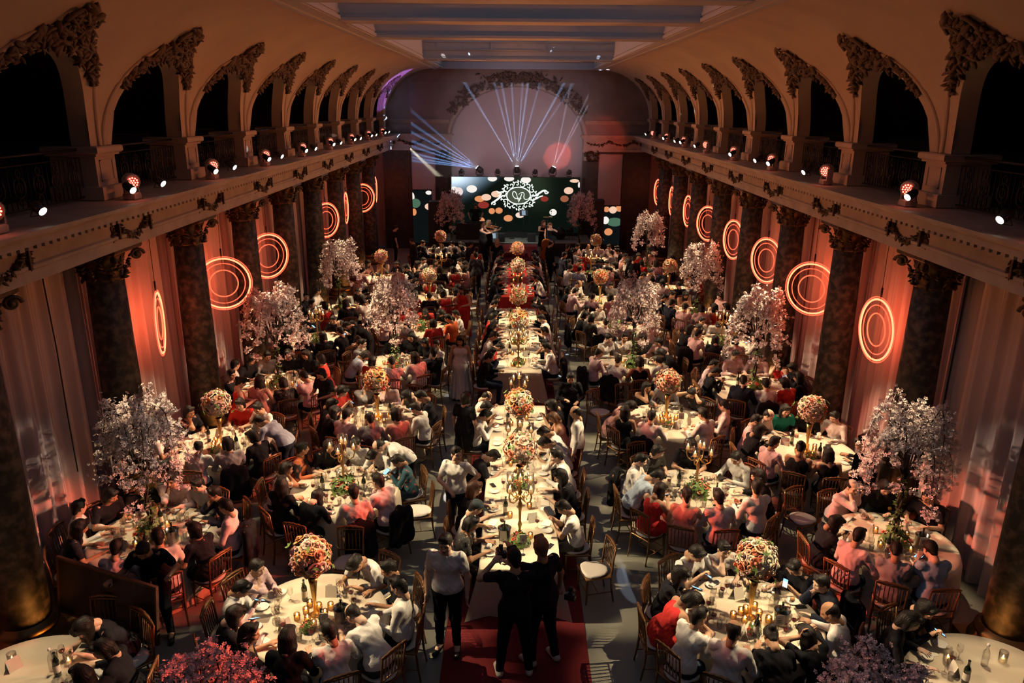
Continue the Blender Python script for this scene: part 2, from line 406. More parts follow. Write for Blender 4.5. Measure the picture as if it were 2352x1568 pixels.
def make_pose(key, top='long', bottom='trousers', hk=('relax','relax'), hdir=None, far=False, **k):
    J = skeleton(**k); st = k.get('stand', False); A = {'J': J, 'me': {}}
    P = torso(J) + arms(J) + legs(J) + [rc(J['an'+n], J['to'+n], .038, .032, k=.03) for n in 'LR'] + [rc(J['nek'], J['head'], .054, .05, k=.02)]
    V, Q = sdf(P, H_BODY); parts = [(V, Q)]; M = [np.zeros(len(Q), int)]
    for n, s in (('L',-1), ('R',1)):
        W, E = J['wr'+n], J['el'+n]; y = W-E; y /= np.linalg.norm(y)
        if hdir and hdir.get(n) is not None: y = np.array(hdir[n], float); y /= np.linalg.norm(y)
        z = np.array([-s*.35,0,1.0]) if not (hdir and (n+'z') in hdir) else np.array(hdir[n+'z'], float)
        z = z-y*(z@y)
        if np.linalg.norm(z) < .1: z = np.array([0,1,0.])-y*y[1]
        z /= np.linalg.norm(z); x = np.cross(y, z)
        hv, hq = hand(hk[0 if n == 'L' else 1], n); parts.append((tr(hv, M4(np.stack([x,y,z],1), W)), hq)); M.append(np.zeros(len(hq), int))
        A['hand'+n] = M4(np.stack([x,y,z],1), W)
    parts.append((tr(HV, M4(J['Rh'], J['head'])), HQ)); M.append(HM)
    V, Q = joinVQ(parts); A['me']['body'] = mesh_from('person_body', V, Q, [skinN, browM, lipM], np.concatenate(M))
    A['head'] = Matrix(M4(J['Rh'], J['head'])); POSES[key] = A; A['k'] = k; A['st'] = st
    return A
def garment(A, kind):
    if kind in A['me']: return A['me'][kind]
    J = A['J']; st = A['st']; u = J['up']; f = fold(.0045); inf = .0085; h = .0145
    if kind in ('long','jacket'):
        if kind == 'jacket': inf = .021
        P = torso(J)[:-1] + [rc(u(.05,-.07), u(.05,.07), .116, k=.05)] + arms(J, 'uf', .9) + [rc(u(.40,0,-.02), J['nek'], .07, .058, k=.03)]
        if kind == 'jacket' or True: P += [rc(u(-.06,-.075), u(-.06,.075), .125, k=.05)] if kind == 'jacket' else []
        top = J['nek']+J['R']@np.array([0,0,.022]); n = J['R']@np.array([0,0.25,1]); n /= np.linalg.norm(n)
        P.append(cut(n, n@top, J['nek']-.16, J['nek']+.16))
        nv = J['nek']; ring = [nv + J['R']@np.array([.060*math.cos(t), .058*math.sin(t)+.004, .020-.028*max(math.sin(t),0)]) for t in np.linspace(PI*.55, PI*2.45, 12)]
        P += [rc(ring[i], ring[i+1], .006, k=.004) for i in range(11)]
    elif kind == 'short':
        P = torso(J)[:-1] + [rc(u(.05,-.07), u(.05,.07), .116, k=.05)] + arms(J, 'U') + [rc(u(.40,0,-.02), J['nek'], .07, .050, k=.03)]
        top = J['nek']+J['R']@np.array([0,0,-.005]); n = J['R']@np.array([0,0.3,1]); n /= np.linalg.norm(n); P.append(cut(n, n@top, J['nek']-.15, J['nek']+.15))
    elif kind == 'sleeveless':
        P = torso(J)[:4] + [rc(u(.05,-.07), u(.05,.07), .128, k=.05), rc(u(.40,-.10,0), u(.40,.10,0), .07, k=.04)]
        top = u(.455); n = J['R']@np.array([0,0.25,1]); n /= np.linalg.norm(n); P.append(cut(n, n@top, top-.3, top+.3))
    elif kind == 'strapless':
        P = torso(J)[:4] + [rc(u(.05,-.07), u(.05,.07), .116, k=.05)]
        top = u(.375); n = J['R']@np.array([0,0,1.]); P.append(cut(n, n@top, top-.35, top+.35))
    elif kind == 'trousers': P = legs(J, .97, 1.06) + [rc(u(-.01,-.07), u(-.01,.07), .117, k=.05)]
    elif kind == 'skirt':
        if st: P = [rc(u(0,-.07), u(0,.07), .125, k=.05), rc((-.06,.01,.85), (-.10,.01,.50), .12, .13, k=.12), rc((.06,.01,.85), (.10,.01,.50), .12, .13, k=.12)]
        else: P = [rc(u(0,-.07), u(0,.07), .13, k=.05), rc((-.08,.02,.55), (-.12,.40,.50), .115, .09, k=.10), rc((.08,.02,.55), (.12,.40,.50), .115, .09, k=.10), rc((-.1,.40,.48), (.1,.40,.48), .085, k=.05)]
        P = P + ([cut((0,0,-1), -.52, (-.5,-.5,.3), (.5,.5,.56))] if st else [])
    elif kind == 'gown':
        P = [rc(u(0,-.07), u(0,.07), .125, k=.05)] + [rc((x*.6,.01,.86), (x*1.6,y,.08), .11, .13, k=.12) for x, y in ((-.09,.03),(.09,.03),(0,-.08),(0,.09))] + [cut((0,0,-1), -.04, (-.6,-.6,-.2), (.6,.6,.08))]
        f = lambda X, Y, Z: .012*np.sin(np.arctan2(X, Y)*13)*np.clip(1-Z, 0, 1)
    V, Q = sdf(P, h, fn=f, infl=inf); A['me'][kind] = mesh_from(kind, V, Q, [TOPM['W']]); return A['me'][kind]
def shoe_me(A, n):
    k = 'shoe'+n
    if k not in A['me']:
        J = A['J']; a, t = J['an'+n], J['to'+n]
        V, Q = sdf([rc(a+np.array([0,-.03,-.03]), t, .044, .040, k=.03), rc(a, a+np.array([0,0,-.03]), .045, k=.02), cut((0,0,-1), -.003, (-1,-1,-.3), (1,1,.1))], .013)
        A['me'][k] = mesh_from('shoe', V, Q, [shoeM])
    return A['me'][k]
COLN = {'W':'white','w':'white','K':'black','k':'black','s':'black','R':'red','r':'red','P':'pink','B':'light-blue','G':'grey','N':'navy','E':'emerald','O':'orange','M':'dusty-pink','D':'dark spotted','Ft':'teal floral','Fo':'orange-patterned','C':'camouflage','v':'charcoal'}
GARN = {'W':('long','shirt'),'w':('short','T-shirt'),'K':('long','top'),'k':('short','T-shirt'),'s':('sleeveless','dress'),'R':('sleeveless','dress'),'r':('short','top'),'P':('long','shirt'),'B':('short','shirt'),'G':('long','shirt'),
        'N':('jacket','suit jacket'),'E':('short','top'),'O':('short','T-shirt'),'M':('sleeveless','dress'),'D':('short','dress'),'Ft':('long','shirt'),'Fo':('long','top'),'C':('short','dress'),'v':('jacket','suit jacket')}
HAIRN = {'a':'short dark hair','b':'a shaved balding head','c':'bobbed dark hair','l':'long dark hair','u':'an updo','p':'a ponytail','g':'grey hair','h':'a cap','L':'long brown hair','C':'curly brown hair','gi':'ginger hair','y':'long blond hair'}
HAIRK = {'a':('a','d'),'b':('b','d'),'c':('c','d'),'l':('l','d'),'u':('u','d'),'p':('p','d'),'g':('a','g'),'h':('cap','d'),'L':('l','b'),'C':('c','b'),'gi':('a','r'),'y':('l','y')}
for k, (v, q) in HAIRV.items(): HAIRME[k] = mesh_from('hair', v, q, [HAIRM['d']])
PCOUNT = [0]
def person(pose, top, hair, loc, rz, label, group=None, bottom=None, garm=None, scale=1.0, skin=None, detail=True, sub=None):
    A = POSES[pose]; st = A['st']; g, gname = GARN[top]; g = garm or g; PCOUNT[0] += 1
    fem = hair in 'clupLCy'
    o = thing('person', label, 'person', loc, rz, group); o.scale = (scale,)*3
    b = link('body', A['me']['body'], o); slotmat(b, 0, skin or (skinN, skinT, skinF)[(PCOUNT[0]*7) % 3 if not fem else (PCOUNT[0]*5) % 3])
    gn = {'long':'shirt','jacket':'suit_jacket','short':'short_sleeved_top','sleeveless':'sleeveless_top','strapless':'strapless_top'}[g]
    t = link(gn, garment(A, g), o); slotmat(t, 0, TOPM[top])
    if bottom is None:
        if fem and top in ('s','R','M','D','k','K','r'): bottom = ('skirt', top)
        else: bottom = ('trousers', 'jKNv'[(PCOUNT[0]*3) % 4])
    t = link('skirt' if bottom[0] in ('skirt','gown') else 'trousers', garment(A, bottom[0]), o); slotmat(t, 0, TOPM[bottom[1]])
    if detail:
        for n in 'LR': s = link('shoe', shoe_me(A, n), o); slotmat(s, 0, shoeW if sub == 'ws' else shoeM)
    hk, hm = HAIRK[hair]; hme = HAIRME[hk]
    if hk in 'lp' and len(hk) == 1:
        kk = 'hair'+hk
        if kk not in A['me']: v, q = hair_mesh(hk, A['J']['Rh'].T @ np.array([0,0,-1.])); A['me'][kk] = mesh_from('hair', v, q, [HAIRM['d']])
        hme = A['me'][kk]
    hh = link('hair', hme, o, mw=A['head']); slotmat(hh, 0, HAIRM[hm])
    if hair == 'h': c = link('baseball_cap', HAIRME['crown'], o, mw=A['head']); slotmat(c, 0, HAIRM['c'])
    return o
GRP = {}
def poses():
    mp = make_pose; tz = .80
    mp('1', lean=12, hp=22, L=(-.16,.40,tz), R=(.16,.38,tz))
    mp('1b', lean=16, hp=30, hy=12, L=(-.10,.36,tz), R=(.22,.44,tz))
    mp('2', lean=34, hp=62, L=(-.12,.50,tz), R=(.14,.52,tz))
    mp('3', lean=14, hp=42, L=(-.05,.36,.93), R=(.06,.36,.93), hk=('grip','grip'))
    mp('4', lean=20, hp=14, L=(-.14,.40,tz), R=(.03,.24,1.10), poleR=(.4,.5,-1), hdir={'R': (-.15,-.1,1), 'Rz': (0,1,.3)}, hk=('relax','grip'))
    mp('5', lean=10, twist=28, hy=32, hp=8, L=(-.20,.36,tz), R=(.02,.42,tz))
    mp('6', lean=10, twist=-28, hy=-32, hp=8, L=(-.02,.42,tz), R=(.20,.36,tz))
    mp('7', lean=-2, hp=18, hy=-15, L=(-.10,.28,.72), R=(.10,.28,.72))
    mp('8', lean=24, hp=35, L=(-.07,.30,1.14), R=(.07,.30,1.14), poleL=(-1,.3,-.6), poleR=(1,.3,-.6), hdir={'L': (.1,-.1,1), 'Lz': (0,1,.2), 'R': (-.1,-.1,1), 'Rz': (0,1,.2)})
    mp('t1', stand=True, lean=2, hp=14, L=(-.26,.05,.80), R=(.25,.08,.80))
    mp('t2', stand=True, lean=4, hp=26, L=(-.14,.26,1.08), R=(.12,.28,1.14), hk=('relax','grip'), legs={'L': ((-.10,.10,.50),(-.10,.12,.08)), 'R': ((.10,0,.50),(.11,-.14,.10))})
    mp('t3', stand=True, lean=52, hp=66, L=(-.18,.60,.86), R=(.18,.58,.86), legs={'L': ((-.10,.04,.50),(-.11,-.04,.08)), 'R': ((.10,.04,.50),(.11,-.04,.08))})
poses()
# ------------------------------------------------------------------ the hall
T0, SP = 11.73, 3.188
YN, YF = -4.0, 38.2
plaster = mat('warm_plaster', (.50,.40,.31), .85, noise=((.44,.35,.28), 1.2), bump=.12, bscale=6)
stone = mat('carved_stone', (.42,.36,.30), .8, noise=((.33,.28,.24), 2.5), bump=.15, bscale=14)
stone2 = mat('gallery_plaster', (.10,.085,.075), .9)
bronze = mat('dark_gilt_bronze', (.055,.038,.02), .42, metal=.55, noise=((.16,.09,.03), 14, .45, .75))
marble = mat('dark_breccia_marble', (.020,.019,.016), .58, noise=((.13,.10,.07), 8, .44, .68), spec=.5)
gold = mat('polished_brass', (.72,.46,.18), .28, metal=1.0)
iron = mat('black_iron', (.012,.013,.016), .45, metal=.4)
drape = mat('sheer_drape', (.58,.44,.42), .9, bump=.1, bscale=5, sss=.3)
ceilm = mat('painted_ceiling', (.40,.40,.42), .85)
floorm = mat('grey_resin_floor', (.235,.235,.20), .42, noise=((.19,.19,.165), .9), bump=.03, bscale=60)
redcarpet = mat('red_carpet', (.15,.006,.010), .95, bump=.3, bscale=200)
COVE_A, COVE_B, XE, ZS = 2.42, 2.18, 3.85, 6.34
def cove_x(z):
    w = min(max((z-ZS)/COVE_B, 0), 1); return XE + COVE_A*math.sqrt(max(1-w*w, 0))
R_ARCH = SP/2-.30
def arch_z(dt):   # opening height above spring at offset dt from the bay centre
    return ZS + math.sqrt(max(R_ARCH**2-dt*dt, 0))*.985
def hall():
    m = MB(); m.box(-10, 10, YN, YF, -.2, 0); struct(m.obj('floor', floorm))
    m = MB(); m.box(-.965, .965, 4.0, 32.4, .002, .012); tag(m.obj('carpet_runner', redcarpet), 'dark red carpet runner laid down the middle of the hall', 'carpet')
    piers = list(range(-4, 9)); side = {-1: 'left', 1: 'right'}
    for s in (-1, 1):
        S = lambda V: [(s*x, y, z) for x, y, z in V]
        # lower wall behind the drapes
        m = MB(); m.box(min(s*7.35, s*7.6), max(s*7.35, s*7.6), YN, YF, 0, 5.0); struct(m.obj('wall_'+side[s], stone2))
        # entablature profile swept along the hall
        prof = [(7.35,4.85),(5.98,4.85),(5.98,5.00),(5.94,5.02),(5.94,5.06),(5.98,5.08),(5.98,5.30),(5.90,5.33),(5.88,5.36),(5.66,5.37),(5.66,5.46),(5.62,5.47),(5.60,5.50),(5.56,5.51),(5.55,5.555),(7.35,5.56)]
        P = [[(s*x, y, z) for x, z in prof] for y in (YN, YF)]
        m = MB(); m.grid(P); o = m.obj('trim_'+('1' if s < 0 else '2'), stone); struct(o); o.data.polygons.foreach_set('use_smooth', [False]*len(o.data.polygons))
        d = MB()
        for i in range(int((YF-6)/.16)):
            y = 6+i*.16; d.box(min(s*5.70, s*5.88), max(s*5.70, s*5.88), y, y+.09, 5.315, 5.365)
        struct(d.obj('trim_'+('3' if s < 0 else '4'), stone))
        # piers on the ledge
        pm = MB()
        for i in piers:
            c = T0+SP*i
            if c > YF-.4: continue
            a = .29
            for x0, x1, dy, z0, z1, b in ((6.16,6.95,a+.05,5.56,5.76,.015), (6.24,6.9,a,5.76,6.20,0), (6.19,6.95,a+.05,6.20,6.235,0), (6.14,6.98,a+.09,6.235,6.34,.02)):
                pm.box(min(s*x0, s*x1), max(s*x0, s*x1), c-dy, c+dy, z0, z1, bev=b)
            for (y0, y1, z0, z1) in ((c-.19,c+.19,5.83,5.85),(c-.19,c+.19,6.12,6.14),(c-.19,c-.17,5.83,6.14),(c+.17,c+.19,5.83,6.14)):
                pm.box(min(s*6.225, s*6.245), max(s*6.225, s*6.245), y0, y1, z0, z1)
        struct(pm.obj('trim_'+('5' if s < 0 else '6'), plaster))
        # cove with the arched openings cut into it
        cm = MB(); NZ = 26
        ts = []; 
        for i in range(-4, 8):
            c = T0+SP*(i+.5)
            ts += [c-SP/2] + [c-R_ARCH+2*R_ARCH*k/28 for k in range(29)]
        ts = sorted(set([YN]+[t for t in ts if t > YN]+[YF])); rows = []
        for t in ts:
            k = round((t-T0)/SP-.5); dt = t-(T0+SP*(k+.5)); zl = arch_z(dt) if abs(dt) < R_ARCH+1e-6 and t < T0+SP*8 else ZS
            th0 = math.asin(min((zl-ZS)/COVE_B, 1)); row = []
            for q in range(NZ+1):
                th = th0+(PI/2-th0)*q/NZ; row.append((s*(XE+COVE_A*math.cos(th)), t, ZS+COVE_B*math.sin(th)))
            rows.append(row)
        cm.grid(rows)
        # reveals and gallery vaults behind each arch, raised moulding round it
        gm = MB(); mm = MB()
        for i in range(-4, 8):
            c = T0+SP*(i+.5); arc = []
            for k in range(29):
                a = PI*k/28; dt = -R_ARCH*math.cos(a); z = arch_z(dt); arc.append((dt, z, cove_x(z)))
            cm.grid([[(s*x, c+dt, z) for dt, z, x in arc], [(s*(x+.28), c+dt, z) for dt, z, x in arc]])
            gm.grid([[(s*(x+.28), c+dt, z) for dt, z, x in arc], [(s*(x+.28), c+dt*1.16, ZS+(z-ZS)*1.18) for dt, z, x in arc], [(s*9.6, c+dt*1.16, ZS+(z-ZS)*1.18) for dt, z, x in arc]])
            gm.box(min(s*6.95, s*9.6), max(s*6.95, s*9.6), c-SP/2-.12, c-SP/2+.12, 5.56, ZS+.05)
            for off, w, dd in ((.20,.030,.035),):
                g = []
                for k in range(33):
                    a = PI*k/32; rr = R_ARCH+off; dt = -rr*math.cos(a); z = ZS+rr*math.sin(a)*.985
                    rr2 = rr+w+.05; dt2 = -rr2*math.cos(a); z2 = ZS+rr2*math.sin(a)*.985; x, x2 = cove_x(z), cove_x(z2)
                    if abs(dt) > SP/2-.06: dt = math.copysign(SP/2-.06, dt)
                    if abs(dt2) > SP/2-.01: dt2 = math.copysign(SP/2-.01, dt2)
                    g.append([(s*(x-.001), c+dt, z), (s*(x-dd), c+dt*.995, z+.01), (s*(x2-dd), c+dt2, z2-.01), (s*(x2-.001), c+dt2, z2)])
                mm.grid(g)
        struct(cm.obj('ceiling.00'+('1' if s < 0 else '2'), plaster)); 
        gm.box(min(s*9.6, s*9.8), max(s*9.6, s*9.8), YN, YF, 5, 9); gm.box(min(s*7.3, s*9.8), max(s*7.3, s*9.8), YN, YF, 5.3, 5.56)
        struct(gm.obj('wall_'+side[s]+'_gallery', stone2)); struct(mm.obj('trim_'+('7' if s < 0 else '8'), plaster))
    # flat ceiling with deep coffers
    m = MB(); Z0, Z1 = 8.5, 9.75; X = XE
    for s in (-1, 1):
        a, b = (s*X, s*(X-.32)); m.box(min(a,b), max(a,b), YN, YF, Z0, Z1)
        for zz, w in ((Z0+.02,.05),(Z0+.14,.02),(Z0+.72,.03)): m.box(min(s*(X-.32), s*(X-.32-w)), max(s*(X-.32), s*(X-.32-w)), YN, YF, zz, zz+.07)
        m.box(min(s*(X+.06), s*(X-.06)), max(s*(X+.06), s*(X-.06)), YN, YF, Z0-.03, Z0+.03)
    for y, w in ((2.5,.7),(9.5,.5),(12.6,.5),(16.0,.55),(20.0,.55),(30.0,.6),(37.6,.5)):
        m.box(-X+.3, X-.3, y, y+w, Z0, Z1)
        for yy, sg in ((y, -1), (y+w, 1)):
            for zz, dz, pr in ((Z0, .06, .07), (Z0+.06, .05, .04), (Z0+.34, .03, .03), (Z0+.62, .03, .03)):
                m.box(-X+.3, X-.3, min(yy, yy+sg*pr), max(yy, yy+sg*pr), zz, zz+dz)
            for k in range(-3, 4):
                if sg < 0: m.box(k*1.0-.02, k*1.0+.02, yy-.025, yy, Z0+.37, Z0+.62)
    struct(m.obj('ceiling', ceilm))
    m = MB(); m.box(-X, X, YN, YF, Z1, Z1+.05); struct(m.obj('cool_fill_panel_1', mat('cool_fill_glow', (.1,.12,.15), .6, emit=(.36,.46,.62), es=FILLE)))  # unseen glowing panel added above the coffers as cool fill light
    # end wall with the great arch
    m = MB(); AR = 3.2; zc = 5.1; n = 40; yw = YF-.25
    def archp(f, dz=0): return [(-AR*f,.8)] + [(-AR*f*math.cos(PI*k/n), zc+dz+(2.62*f)*math.sin(PI*k/n)**.9) for k in range(n+1)] + [(AR*f,.8)]
    inner = archp(1.0); outer = []
    for x, z in inner:
        outer.append((math.copysign(6.6, x) if abs(x) > 3.15 and z < zc+.3 else x*2.1, z if z < zc+.01 else zc+(z-zc)*1.75+1.0*(1-abs(x)/3.2)))
    m.grid([[(x, yw, z) for x, z in inner], [(x, yw, z) for x, z in outer]]); m.grid([[(x, yw, z) for x, z in inner], [(x, yw+.5, z) for x, z in inner]])
    o = m.obj('wall_back', mat('end_wall_stone', (.30,.25,.23), .85, noise=((.25,.21,.19), 2), bump=.1, bscale=8)); struct(o)
    g = MB(); a, b, c2 = archp(1.02), archp(1.06), archp(1.075)
    g.grid([[(x, yw-.0, z) for x, z in a], [(x, yw-.07, z) for x, z in a], [(x, yw-.07, z) for x, z in b], [(x, yw-.02, z) for x, z in c2]]); struct(g.obj('trim_11', stone))
    m = MB(); m.box(-10, 10, YF+.3, YF+.5, 0, 10); struct(m.obj('wall_far', mat('pale_projection_wall', (.50,.43,.44), .9, noise=((.44,.38,.40), 1.0))))
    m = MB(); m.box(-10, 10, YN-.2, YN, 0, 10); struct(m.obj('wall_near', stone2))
    # end wall entablatures, pilasters, niches
    for s, tn in ((-1, '12'), (1, '13')):
        m = MB()
        def bx(x0, x1, y0, z0, z1, y1=yw): m.box(min(s*x0, s*x1), max(s*x0, s*x1), y0, y1, z0, z1)
        bx(3.05, 6.4, yw-.34, 5.48, 5.56); bx(3.12, 6.4, yw-.26, 5.38, 5.48); bx(3.2, 6.4, yw-.12, 4.9, 5.38); bx(3.15, 6.4, yw-.16, 4.78, 4.9); bx(3.25, 6.4, yw-.1, 6.15, 6.22); bx(3.25, 6.4, yw-.05, 6.05, 6.15)
        struct(m.obj('trim_'+tn, stone))
        m = MB(); bx(3.2, 3.95, yw-.10, .0, 4.35); bx(5.15, 6.5, yw-.10, 0, 4.78); bx(3.9, 5.2, yw-.08, 4.68, 4.78); bx(3.35, 3.8, yw-.14, 0, 4.3)
        struct(m.obj('trim_'+str(int(tn)+2), mat('dark_end_marble', (.018,.018,.016), .5, noise=((.045,.04,.032), 5))))
        m = MB(); bx(3.98, 5.12, yw-.03, 0, 4.68); struct(m.obj('trim_'+str(int(tn)+4), mat('niche_plaster', (.42,.37,.38), .9)))
hall()
# carved ornament: blobs gathered into leaves, scrolls and garlands
def blobs(m, pts, seg=6, rings=4):
    for c, r, e in pts:
        R = Rz(random.uniform(0, 6)) @ Rx(random.uniform(-.6, .6)); m.ball(c, (r*1.5, r*.62*e, r*.42), M4(R @ Ry(random.uniform(-1.2,1.2)), (0,0,0)), seg, rings)
def cartouche(s):
    m = MB(); c = 0; pts = []
    def at(dt, z, d): x = cove_x(z); return (s*(x-d), dt, z)
    for k in range(150):                                  # garlands along the arch
        a = PI*(.20+.60*k/149); rr = R_ARCH+.13+random.uniform(-.05,.09)*(1.0 if abs(a-PI/2) < .9 else .5); w = 1-abs(a-PI/2)/1.0
        if w < .0: continue
        pts.append((at(-rr*math.cos(a), ZS+rr*math.sin(a), .03+.05*random.random()), .035+.045*w*random.random()+.02, random.uniform(.5,1.3)))
    for k in range(170):                                   # shield, wings and foliage at the crown
        u = random.gauss(0, .30); v = random.uniform(0, 1)*(.52-.5*abs(u)); z = ZS+R_ARCH*math.sqrt(max(1-(u/R_ARCH)**2, 0))-.04+max(v,-.05)
        pts.append((at(u, z, .03+.13*random.random()*(1-abs(u))), random.uniform(.03,.085), random.uniform(.4,1.4)))
    blobs(m, pts)
    for j in (-1, 1):
        for t0 in (.12, .3):
            sp = []
            for k in range(22):
                a = k*.42; r = .11*math.exp(-a*.16); sp.append(at(j*(t0+.10)+r*math.cos(a)*j, ZS+R_ARCH+.20-t0*.4+r*math.sin(a), .10))
            m.tube(sp, [.022]*21+[.03], 5)
        m.tube([at(j*(.05+.3*q), ZS+R_ARCH+.10+.32*math.sin(q*2.6)*.9, .12) for q in np.linspace(0, 1, 10)], .026, 5)
    return m.mesh('cartouche', [mat('umber_stucco', (.13,.085,.06), .75)])
for s in (-1, 1):
    me = cartouche(s)
    for i in range(-2, 8):
        o = link('trim_'+str(30+i+(10 if s > 0 else 0)), me, loc=(0, T0+SP*(i+.5), 0)); struct(o)
# garland swag of the frieze above each column
def swag():
    m = MB(); pts = []
    for k in range(46):
        a = k/45; y = -.40+.8*a; z = -.02-.17*math.sin(PI*a)+random.uniform(-.03,.03); pts.append(((random.uniform(-.01,.03), y, z), random.uniform(.03,.055), random.uniform(.6,1.2)))
    for j in (-1, 1):
        for k in range(14): pts.append(((.0, j*.42+random.uniform(-.03,.03), .10-.2*k/13), random.uniform(.022,.045), 1))
        for k in range(16): a = k/15; pts.append(((-.02, j*.60+random.uniform(-1,1)*.05*math.sin(PI*a), .11-.30*a), random.uniform(.02,.05)*(.6+.5*math.sin(PI*a)), 1))
        m.box(-.01, .05, j*.50-.02, j*.50+.02, -.17, .16)
    blobs(m, pts); return m.mesh('garland', [bronze])
sw = swag()
def capital():
    m = MB(); m.lathe([(.27,0),(.31,.03),(.28,.06),(.29,.30),(.36,.46)], 14); m.box(-.44,.44,-.44,.44,.46,.55,bev=.02); pts = []
    for ring, (z, r, n) in enumerate(((.13,.31,8),(.27,.34,8))):
        for k in range(n):
            a = 2*PI*(k+.5*ring)/n
            for q in range(4): pts.append((((r+.02*q)*math.cos(a), (r+.02*q)*math.sin(a), z-.08+.06*q), .055-.006*q, 1.1))
    blobs(m, pts)
    for sx in (-1,1):
        for sy in (-1,1):
            sp = []
            for k in range(20):
                a = k*.45; r = .10*math.exp(-a*.14); d = .37+r*math.cos(a)*.8; sp.append((sx*d, sy*d, .34+r*math.sin(a)))
            m.tube(sp, .028, 6); m.ball((sx*.37, sy*.37, .34), .05)
    return m.mesh('capital', [bronze])
capm = capital()
m = MB(); m.lathe([(.315,.42),(.31,1.2),(.30,2.6),(.275,4.3)], 28); shaftm = m.mesh('shaft', [marble])
m = MB(); m.box(-.45,.45,-.45,.45,0,.14,bev=.01); m.lathe([(.43,.14),(.45,.18),(.43,.24),(.36,.26),(.35,.31),(.39,.34),(.38,.39),(.33,.41),(.32,.44)], 24); basem = m.mesh('base', [mat('aged_brass', (.22,.13,.05), .5, metal=.7)])
ordn = ['nearest the camera','second from the camera','third from the camera','fourth from the camera','fifth from the camera','sixth from the camera','seventh from the camera','eighth from the camera','ninth from the camera','farthest, beside the stage']
for s, sd in ((-1,'left'),(1,'right')):
    for i in range(-2, 8):
        y = T0+SP*i
        o = thing('marble_column', 'dark mottled marble column with bronze capital, %s row, %s' % (sd, ordn[i+2]), 'column', (s*6.52, y, 0), 0, 'marble columns along the drapes')
        link('shaft', shaftm, o); link('base', basem, o); link('capital', capm, o, loc=(0,0,4.29))
        o = link('trim_'+str(60+i+(10 if s > 0 else 0)), sw, loc=(s*5.955, y, 5.19)); struct(o); o.rotation_euler = (0,0,0 if s < 0 else PI)
# drapes hung behind the columns
def drape_mesh(seed):
    rs = np.random.RandomState(seed); n = 150; m = 14; ph = rs.rand(8)*6.28; P = []
    for q in range(m+1):
        z = 4.86*(1-q/m); f = q/m; row = []
        for k in range(n+1):
            y = (k/n-.5)*(SP+.1); a = y*2*PI
            x = .055*math.sin(a*2.3+ph[0]+.5*math.sin(a*.7+ph[1]))+.030*math.sin(a*4.9+ph[2]+.35*f*math.sin(a+ph[3]))+.018*math.sin(a*9.1+ph[4])
            row.append((x*(1.0+.5*f), y+.03*math.sin(a*1.3+ph[5])*f, z+.004))
        P.append(row)
    b = MB(); b.grid(P); return b.mesh('curtain', [drape])
dms = [drape_mesh(k) for k in range(3)]
bayn = ['first','second','third','fourth','fifth','sixth','seventh','eighth','ninth','tenth']
for s, sd in ((-1,'left'),(1,'right')):
    for i in range(-2, 8):
        thing('curtain', 'floor-length sheer drape on the %s wall, %s bay from the camera' % (sd, bayn[i+2]), 'curtain', (s*7.05, T0+SP*(i+.5), 0), 0 if s < 0 else PI, 'sheer drapes between the columns', me=dms[i % 3])
# iron railings between the piers of the galleries
def railing():
    a = MB(); b = MB(); L = SP/2-.33
    a.tube([(0,-L,.74),(0,L,.74)], .022, 6); a.tube([(0,-L,.62),(0,L,.62)], .010, 5); a.tube([(0,-L,.06),(0,L,.06)], .014, 5)
    for k in range(25): y = -L+2*L*k/24; b.tube([(0,y,.06),(0,y,.62)], .008, 4)
    for k in range(6):
        y = -L+2*L*(k+.5)/6
        for z, r in ((.34,.13),(.34,.06),(.52,.05),(.16,.05)): b.tube([(0,y+r*math.cos(t),z+r*math.sin(t)) for t in np.linspace(0,2*PI,13)[:-1]], .009, 4, closed=True)
    return a.mesh('handrail', [iron]), b.mesh('scrollwork', [iron])
ra, rb = railing()
for s, sd in ((-1,'left'),(1,'right')):
    for i in range(-2, 8):
        o = thing('balcony_railing', 'black scrolled iron railing of the %s gallery, %s arch from the camera' % (sd, bayn[i+2]), 'railing', (s*6.45, T0+SP*(i+.5), 5.56), 0, 'gallery railings')
        link('handrail', ra, o); link('scrollwork', rb, o)
# neon rings hanging in front of the drapes
neon = mat('neon_tube', (.9,.3,.15), .5, emit=(1.0,.10,.05), es=NEON); neonw = mat('neon_core', (1,.6,.4), .5, emit=(1.0,.20,.09), es=NEON*2.0); wire = mat('black_cable', (.01,.01,.01), .6); rig = mat('ring_frame', (.25,.06,.04), .5)
def ringobj():
    R = []
    for r, t, m in ((.60,.011,neon),(.555,.018,neonw),(.45,.010,neon),(.30,.013,neon)):
        b = MB(); b.tube([(0, r*math.cos(a), r*math.sin(a)) for a in np.linspace(0,2*PI,57)[:-1]], t, 6, closed=True); R.append(b.mesh('neon_ring', [m]))
    b = MB(); b.tube([(0,0,.62),(0,.006,.28)], .010, 5); fr = b.mesh('frame_bar', [rig]); b = MB(); b.tube([(0,0,.60),(0,0,.78)], .018, 6); b.tube([(0,0,.78),(0,.01,1.2),(0,0,1.72)], .006, 5); return R, fr, b.mesh('cable', [wire])
RN, rf, rcab = ringobj()
RANG = {(-1,0): 18, (-1,1): -66, (-1,2): -41, (-1,4): -33, (-1,5): 4, (-1,6): -50, (-1,7): 3, (1,0): -4, (1,1): -44, (1,2): -23, (1,3): -14, (1,4): -25, (1,5): -4, (1,6): 1, (1,7): -8}
for (s, i), an in RANG.items():
    a = math.radians(an)*(1 if s < 0 else -1)
    o = thing('neon_ring_light', 'glowing red neon ring lamp hanging before %s drape, %s bay from the camera' % ('left' if s < 0 else 'right', bayn[i+2]), 'lamp', (s*6.52, T0+SP*(i+.5), 3.12), a, 'neon ring lamps along the drapes')
    for r in RN: link('neon_ring', r, o)
    link('frame_bar', rf, o); q = link('frame_bar', rf, o); q.rotation_euler = (PI,0,0); link('cable', rcab, o)
